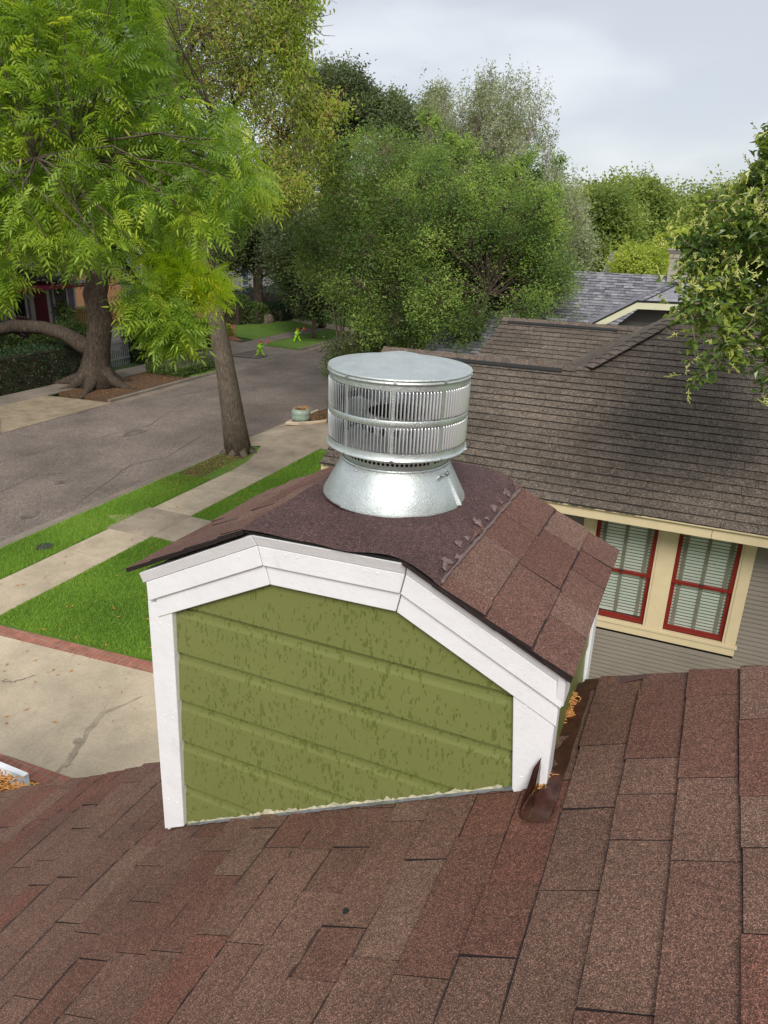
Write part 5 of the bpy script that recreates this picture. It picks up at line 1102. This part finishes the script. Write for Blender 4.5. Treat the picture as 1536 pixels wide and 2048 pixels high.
# rolled maroon sheet over the flat top, lapping on to the right slope
m_ = MB(); NU, NV = 60, 80; V = []
seg = [Pd[1]+np.array([-.004, .0]), Pd[2], Pd[2]+(Pd[3]-Pd[2])/np.linalg.norm(Pd[3]-Pd[2])*.118]
L1 = np.linalg.norm(seg[1]-seg[0]); L2 = .118; rr = np.random.default_rng(3); ph = rr.uniform(0, 6.28, 8)
for j in range(NV+1):
    for i in range(NU+1):
        s = (L1+L2)*i/NU; v = j/NV; y = Y0-.004+(Y1-Y0+.006)*v
        if s < L1: p = seg[0]+(seg[1]-seg[0])*s/L1
        else: p = seg[1]+(seg[2]-seg[1])*(s-L1)/L2
        k = min(1, abs(s-L1)/.05); rnd_ = -.006*(1-k)**2
        z = p[1]+.010+rnd_+.0016*math.sin(s*14+ph[0])*math.sin(v*9+ph[1])+.0018*math.sin(s*37+v*21+ph[2])
        if s < L1 and v < .12: z -= .006*math.sin(math.pi*s/L1)**1.2*(1-v/.12)**1.5
        if s > L1+L2-.02: z += -.0015
        y += .004*math.sin(s*22+ph[3])*(1 if j == 0 else 0); V.append((p[0]+(.004*math.sin(v*30)+.002*math.sin(v*71) if i == NU else 0), y, z))
m_.add(V, [(j*(NU+1)+i, j*(NU+1)+i+1, (j+1)*(NU+1)+i+1, (j+1)*(NU+1)+i) for j in range(NV) for i in range(NU)])
m_.build('roll_roofing', M['maroon'], dk, smooth=True)
m_ = MB(); P = []; R_ = []
for k in range(26):
    v = k/25; y = Y0+.01+(Y1-Y0-.03)*v; p = seg[2]; P.append((p[0]+random.uniform(-.003, .003), y, p[1]+.009)); R_.append(random.uniform(.003, .0075))
m_.tube(P, R_, 7, wob=.25); m_.build('seam_bead', M['cement'], dk, smooth=True)
for (px, py, s1) in [(893, 1122, 1.15), (915, 1112, .7), (890, 1135, .6), (918, 1086, .85), (935, 1075, .65), (957, 1044, 1.0), (950, 1038, .6), (975, 1036, .6), (988, 1014, 1.1), (1003, 1004, .6), (1012, 982, 1.0), (1018, 990, .5), (1030, 967, .6), (1008, 1015, .4)]:
    b = on(px, py, (.49*(1 if px > 0 else 0), 0, 1), -.650*.49-.822+.016); m_ = MB(); n = 13; V = [tuple(b+np.array([0, 0, .0035*s1]))]; ph2 = random.uniform(0, 6)
    for ring, (rr_, zz) in enumerate(((.55, .0038), (1, -.003))):
        for k in range(n):
            a = 2*math.pi*k/n; r = .012*s1*rr_*(1+.4*math.sin(3*a+ph2)+random.uniform(-.2, .2)); dx, dy = r*math.cos(a)*.9, r*math.sin(a)*1.5; V.append((b[0]+dx, b[1]+dy, b[2]-.49*dx+zz*s1+random.uniform(-.0015, .0015)))
    m_.add(V, [(0, 1+k, 1+(k+1) % n) for k in range(n)]+[(1+k, 1+n+k, 1+n+(k+1) % n, 1+(k+1) % n) for k in range(n)]); m_.build('cement_dab', M['cement'], dk, smooth=True)
# ragged caulk and flashing where the siding meets the shingles
m_ = MB(); x = -1.49; V = []; F_ = []
while x < -.34:
    h = abs(random.gauss(0, .006))+(.010 if -1.2 < x < -.7 else .003)*random.random(); V += [(x, YF-.004, rz(x)+.012), (x+random.uniform(-.003, .003), YF-.003-random.random()*.003, rz(x)+.014+h)]; x += random.uniform(.006, .018)
m_.add(V, [(2*k, 2*k+2, 2*k+3, 2*k+1) for k in range(len(V)//2-1)]); m_.build('chipped_paint_edge', M['caulk'], ch)
m_ = MB(); V = []; x = -1.49
while x < -.3: V += [(x, YF-.010-random.uniform(0, .006), rz(x)+.008), (x, YF-.002, rz(x)+.010+random.random()*.006)]; x += .02
m_.add(V, [(2*k, 2*k+2, 2*k+3, 2*k+1) for k in range(len(V)//2-1)]); m_.build('base_flashing', M['lead'], ch)
# brown flashing along the right side, open curled end in front
m_ = MB(); V = []; xs = [(-.238, .10), (-.236, .018), (-.225, .016), (-.195, .016), (-.178, .014)]
ys = np.linspace(1.535, 2.215, 16)
for y in ys:
    for k, (x, h) in enumerate(xs):
        hh = h
        if k == 0: hh = .10 if y > 1.66 else .012+.088*max(0, (y-1.6)/.06) if y > 1.6 else .012
        V.append((x+(.0015*math.sin(y*40)), y, rz(x)+hh+.001*math.sin(y*55+k)))
m_.add(V, [(j*5+k, j*5+k+1, (j+1)*5+k+1, (j+1)*5+k) for j in range(15) for k in range(4)]); fl = m_.build('side_flashing', M['copper'], ch)
m_ = MB()  # kick-out end
a = [(-.256, 1.545), (-.240, 1.528), (-.20, 1.520), (-.182, 1.52)]
V = [(x, y, rz(x)+.017) for x, y in a]+[(-.178, 1.60, rz(-.178)+.018), (-.25, 1.62, rz(-.25)+.018)]
m_.add(V, [(0, 1, 2, 3, 4, 5)]); lip = [(-.256, 1.545, .022), (-.261, 1.57, .026), (-.260, 1.60, .036), (-.255, 1.63, .060), (-.250, 1.648, .095), (-.248, 1.655, .125), (-.246, 1.657, .128)]
V = []
for (x, y, h) in lip: V += [(x, y, rz(x)+.012), (x-.004+(.012 if h > .1 else 0), y, rz(x)+h)]
m_.add(V, [(2*k, 2*k+2, 2*k+3, 2*k+1) for k in range(len(lip)-1)]); 
m_.build('kickout_end', M['copper'], fl)
m_ = MB(); m_.prism([(-.21, 2.15, rz(-.21)+.014), (-.10, 2.155, rz(-.10)+.014), (-.02, 2.165, rz(-.02)+.013), (-.02, 2.188, rz(-.02)+.013), (-.21, 2.222, rz(-.21)+.016)], (0, 0, .003)); m_.build('rake_flashing', M['copper'], fl)

# ================================================================== METAL CHIMNEY CAP
CX, CY = -.927, 2.222; CC = (CX, CY, 0)
cp = thing('cowl', (CX, CY, -.86), 'round galvanised metal chimney cap with louvred cage and flared skirt on top of the chimney', 'chimney cap')
m_ = MB(); m_.lathe([(.238, -.870), (.243, -.868), (.2425, -.862), (.181, -.742), (.178, -.738)], CC, 96); m_.build('skirt', M['steel'], cp, smooth=True)
a0, a1 = math.radians(-112), math.radians(-9)
m_ = MB(); m_.lathe([(.2465, -.867), (.2460, -.860), (.1850, -.744), (.180, -.740)], CC, 60, a0=a0, a1=a1, closed=False)
skb = m_.build('lap_sheet', M['steel'], cp, smooth=True)
m_ = MB()     # flared loose edge of the overlap
V = []
for t_ in np.linspace(0, 1, 8):
    r = .1835+.061*t_; z = -.744-.116*t_; V += [(CX+r*math.cos(a1), CY+r*math.sin(a1), z), (CX+(r+.002+.010*t_)*math.cos(a1+.045), CY+(r+.002+.010*t_)*math.sin(a1+.045), z+.001), (CX+(r-.001+.004*t_)*math.cos(a1+.06), CY+(r-.001+.004*t_)*math.sin(a1+.06), z-.002)]
m_.add(V, [(3*k+j, 3*k+3+j, 3*k+4+j, 3*k+1+j) for k in range(7) for j in (0, 1)]); m_.build('loose_edge', M['steel'], skb)
def screw(r, a, z, tilt=.5, s=1.0):
    n = np.array([math.cos(a)*math.cos(tilt), math.sin(a)*math.cos(tilt), math.sin(tilt)]); p = np.array([CX+r*math.cos(a), CY+r*math.sin(a), z])
    m_ = MB(); m_.tube([p, p+n*.0018*s], .0042*s, 8); m_.tube([p+n*.0018*s, p+n*.004*s], .0028*s, 6); m_.build('screw', M['screw'], cp)
screw(.190, a0+.05, -.752); screw(.240, a0+.045, -.852)
m_ = MB(); ab = math.radians(-16); b = np.array([CX+.195*math.cos(ab), CY+.195*math.sin(ab), -.758]); tg = np.array([-math.sin(ab), math.cos(ab), 0]); rd_ = np.array([math.cos(ab), math.sin(ab), .2])
m_.tube([b-tg*.026+rd_*.006-[0, 0, .012], b+tg*.022+rd_*.008+[0, 0, .006]], .0032, 7); m_.tube([b-tg*.004+rd_*.002, b-tg*.004+rd_*.016], .004, 7); m_.tube([b+tg*.014+rd_*.002, b+tg*.014+rd_*.016], .005, 7); m_.tube([b+tg*.014+rd_*.009-[0, 0, .008], b+tg*.014+rd_*.009+[0, 0, .008]], .004, 6)
m_.build('clamp_bolt', M['screw'], cp)
# perforated collar
m_ = MB(); NH = 74; R0 = .178; zc_ = -.7165; hh = .0085; zt_, zb_ = -.700, -.738
for k in range(NH):
    A0 = 2*math.pi*k/NH; A1 = 2*math.pi*(k+1)/NH; am = (A0+A1)/2; w_ = (A1-A0)*R0/2
    ring = [(math.cos(t), math.sin(t)) for t in np.linspace(0, 2*math.pi, 9)[:-1]+math.pi/8]
    solid = (k % 25 == 18)
    C_ = lambda u, z: (CX+R0*math.cos(am+u/R0), CY+R0*math.sin(am+u/R0), z)
    if solid: m_.add([C_(-w_, zt_), C_(w_, zt_), C_(w_, zb_), C_(-w_, zb_)], [(0, 1, 2, 3)]); continue
    out8 = [(w_, hh*.42+zc_), (w_*.42, zc_+hh), (-w_*.42, zc_+hh), (-w_, hh*.42+zc_), (-w_, zc_-hh*.42), (-w_*.42, zc_-hh), (w_*.42, zc_-hh), (w_, zc_-hh*.42)]
    V = [C_(u, z) for u, z in out8]+[C_(.0052*c_, zc_+.0052*s_) for c_, s_ in ring]
    F_ = [(i, (i+1) % 8, 8+(i+1) % 8, 8+i) for i in range(8)]
    V += [C_(w_, zc_+hh), C_(-w_, zc_+hh), C_(-w_, zc_-hh), C_(w_, zc_-hh), C_(w_, zt_), C_(-w_, zt_), C_(-w_, zb_), C_(w_, zb_)]
    F_ += [(0, 16, 1), (2, 17, 3), (4, 18, 5), (6, 19, 7), (16, 20, 21, 17, 2, 1), (18, 22, 23, 19, 6, 5)]
    m_.add(V, F_)
m_.build('perforated_collar', M['steel'], cp)
m_ = MB(); m_.lathe([(.150, -.69), (.150, -.76)], CC, 40); m_.build('collar_shade_cylinder', M['dark'], cp)  # black cylinder paints in the darkness seen through the collar holes
m_ = MB(); m_.lathe([(.181, -.735), (.1835, -.738), (.1835, -.744), (.181, -.747)], CC, 80); m_.build('collar_bead', M['steel'], cp, smooth=True)
# cage
RC = .2285; m_ = MB()
m_.lathe([(.150, -.696), (.226, -.693), (.2335, -.691), (.2345, -.688), (.2335, -.6855), (.2305, -.684), (RC, -.681), (RC, -.664)], CC, 108)
m_.lathe([(RC, -.581), (RC+.0012, -.578), (RC+.0012, -.564), (RC, -.561)], CC, 108)
m_.lathe([(RC, -.470), (RC, -.452)], CC, 108)
cage = m_.build('cage_bands', M['steel'], cp, smooth=True)
A_CAM = math.radians(-67.4); posts = [A_CAM+math.radians(-44+40*k) for k in range(9)]
m_ = MB(); hw = .0235
for a in posts:
    for (z0_, z1_) in ((-.664, -.581), (-.561, -.470)):
        V = []
        for t_ in np.linspace(-hw, hw, 4):
            r = RC+.0006; V += [(CX+r*math.cos(a+t_), CY+r*math.sin(a+t_), z0_), (CX+r*math.cos(a+t_), CY+r*math.sin(a+t_), z1_)]
        m_.add(V, [(2*k, 2*k+2, 2*k+3, 2*k+1) for k in range(3)])
m_.build('posts', M['steel'], cage, smooth=True)
m_ = MB(); NS_ = 13
for i, a in enumerate(posts):
    span = math.radians(40)-2*hw
    for j in range(NS_):
        am = a+hw+span*(j+.5)/NS_
        for (z0_, z1_) in ((-.6635, -.5815), (-.5605, -.4705)):
            wd = .0052; an = am+math.pi/2-.95; ex_ = np.array([math.cos(an), math.sin(an), 0]); er = np.array([math.cos(am), math.sin(am), 0]); cen = np.array([CX, CY, 0])+er*(RC-.002)
            V = []
            for (zz, k_, yo) in ((z0_, .25, .3), (z0_+.006, 1, 0), (z1_-.006, 1, 0), (z1_, .25, .3)):
                for t_, bow in ((-1, 0), (0, .0012), (1, 0)):
                    p = cen+ex_*wd*t_*k_+er*(bow*k_+yo*.004); V.append((p[0], p[1], zz))
            m_.add(V, [(3*r_+c_, 3*r_+c_+1, 3*r_+c_+4, 3*r_+c_+3) for r_ in range(3) for c_ in (0, 1)])
lv = m_.build('louvre_slats', M['steel_b'], cage, smooth=True); sl = lv.modifiers.new('thickness', 'SOLIDIFY'); sl.thickness = .0008
m_ = MB(); m_.lathe([(RC, -.453), (.2335, -.451), (.2345, -.447), (.2325, -.4435), (.230, -.442), (.2335, -.4405), (.2345, -.437), (.2325, -.4335), (.225, -.4325), (.14, -.417), (.06, -.399), (.02, -.391), (0, -.390)], CC, 108); m_.build('lid', M['steel'], cp, smooth=True)
m_ = MB(); m_.lathe([(.10, -.72), (.118, -.66), (.118, -.60), (.10, -.585)], CC, 40); m_.lathe([(.20, -.692), (.16, -.66), (.118, -.64)], CC, 40); m_.build('inner_pipe', M['steel_in'], cp, smooth=True)
m_ = MB(); m_.lathe([(.19, -.462), (.15, -.50), (.13, -.53), (.06, -.54), (0, -.545)], CC, 40); m_.build('inner_baffle', M['steel_in'], cp, smooth=True)
m_ = MB()
for k in range(16):
    a = 2*math.pi*k/16; m_.tube([(CX+.1175*math.cos(a), CY+.1175*math.sin(a), -.63), (CX+.1195*math.cos(a), CY+.1195*math.sin(a), -.63)], .012, 10)
m_.build('slot_shade_discs', M['dark'], cp)  # solid black discs paint in the darkness of the openings
for a in posts[:4]: screw(.2335, a+.01, -.688, -.2, 1.4); screw(.2345, a+.01, -.443, .2, 1.2)
cp.scale = (.944,)*3; cp.location = (CX*.944, CY*.944, ZC-.86*.944+.005); cp.rotation_euler = (0, math.radians(1.1), 0)
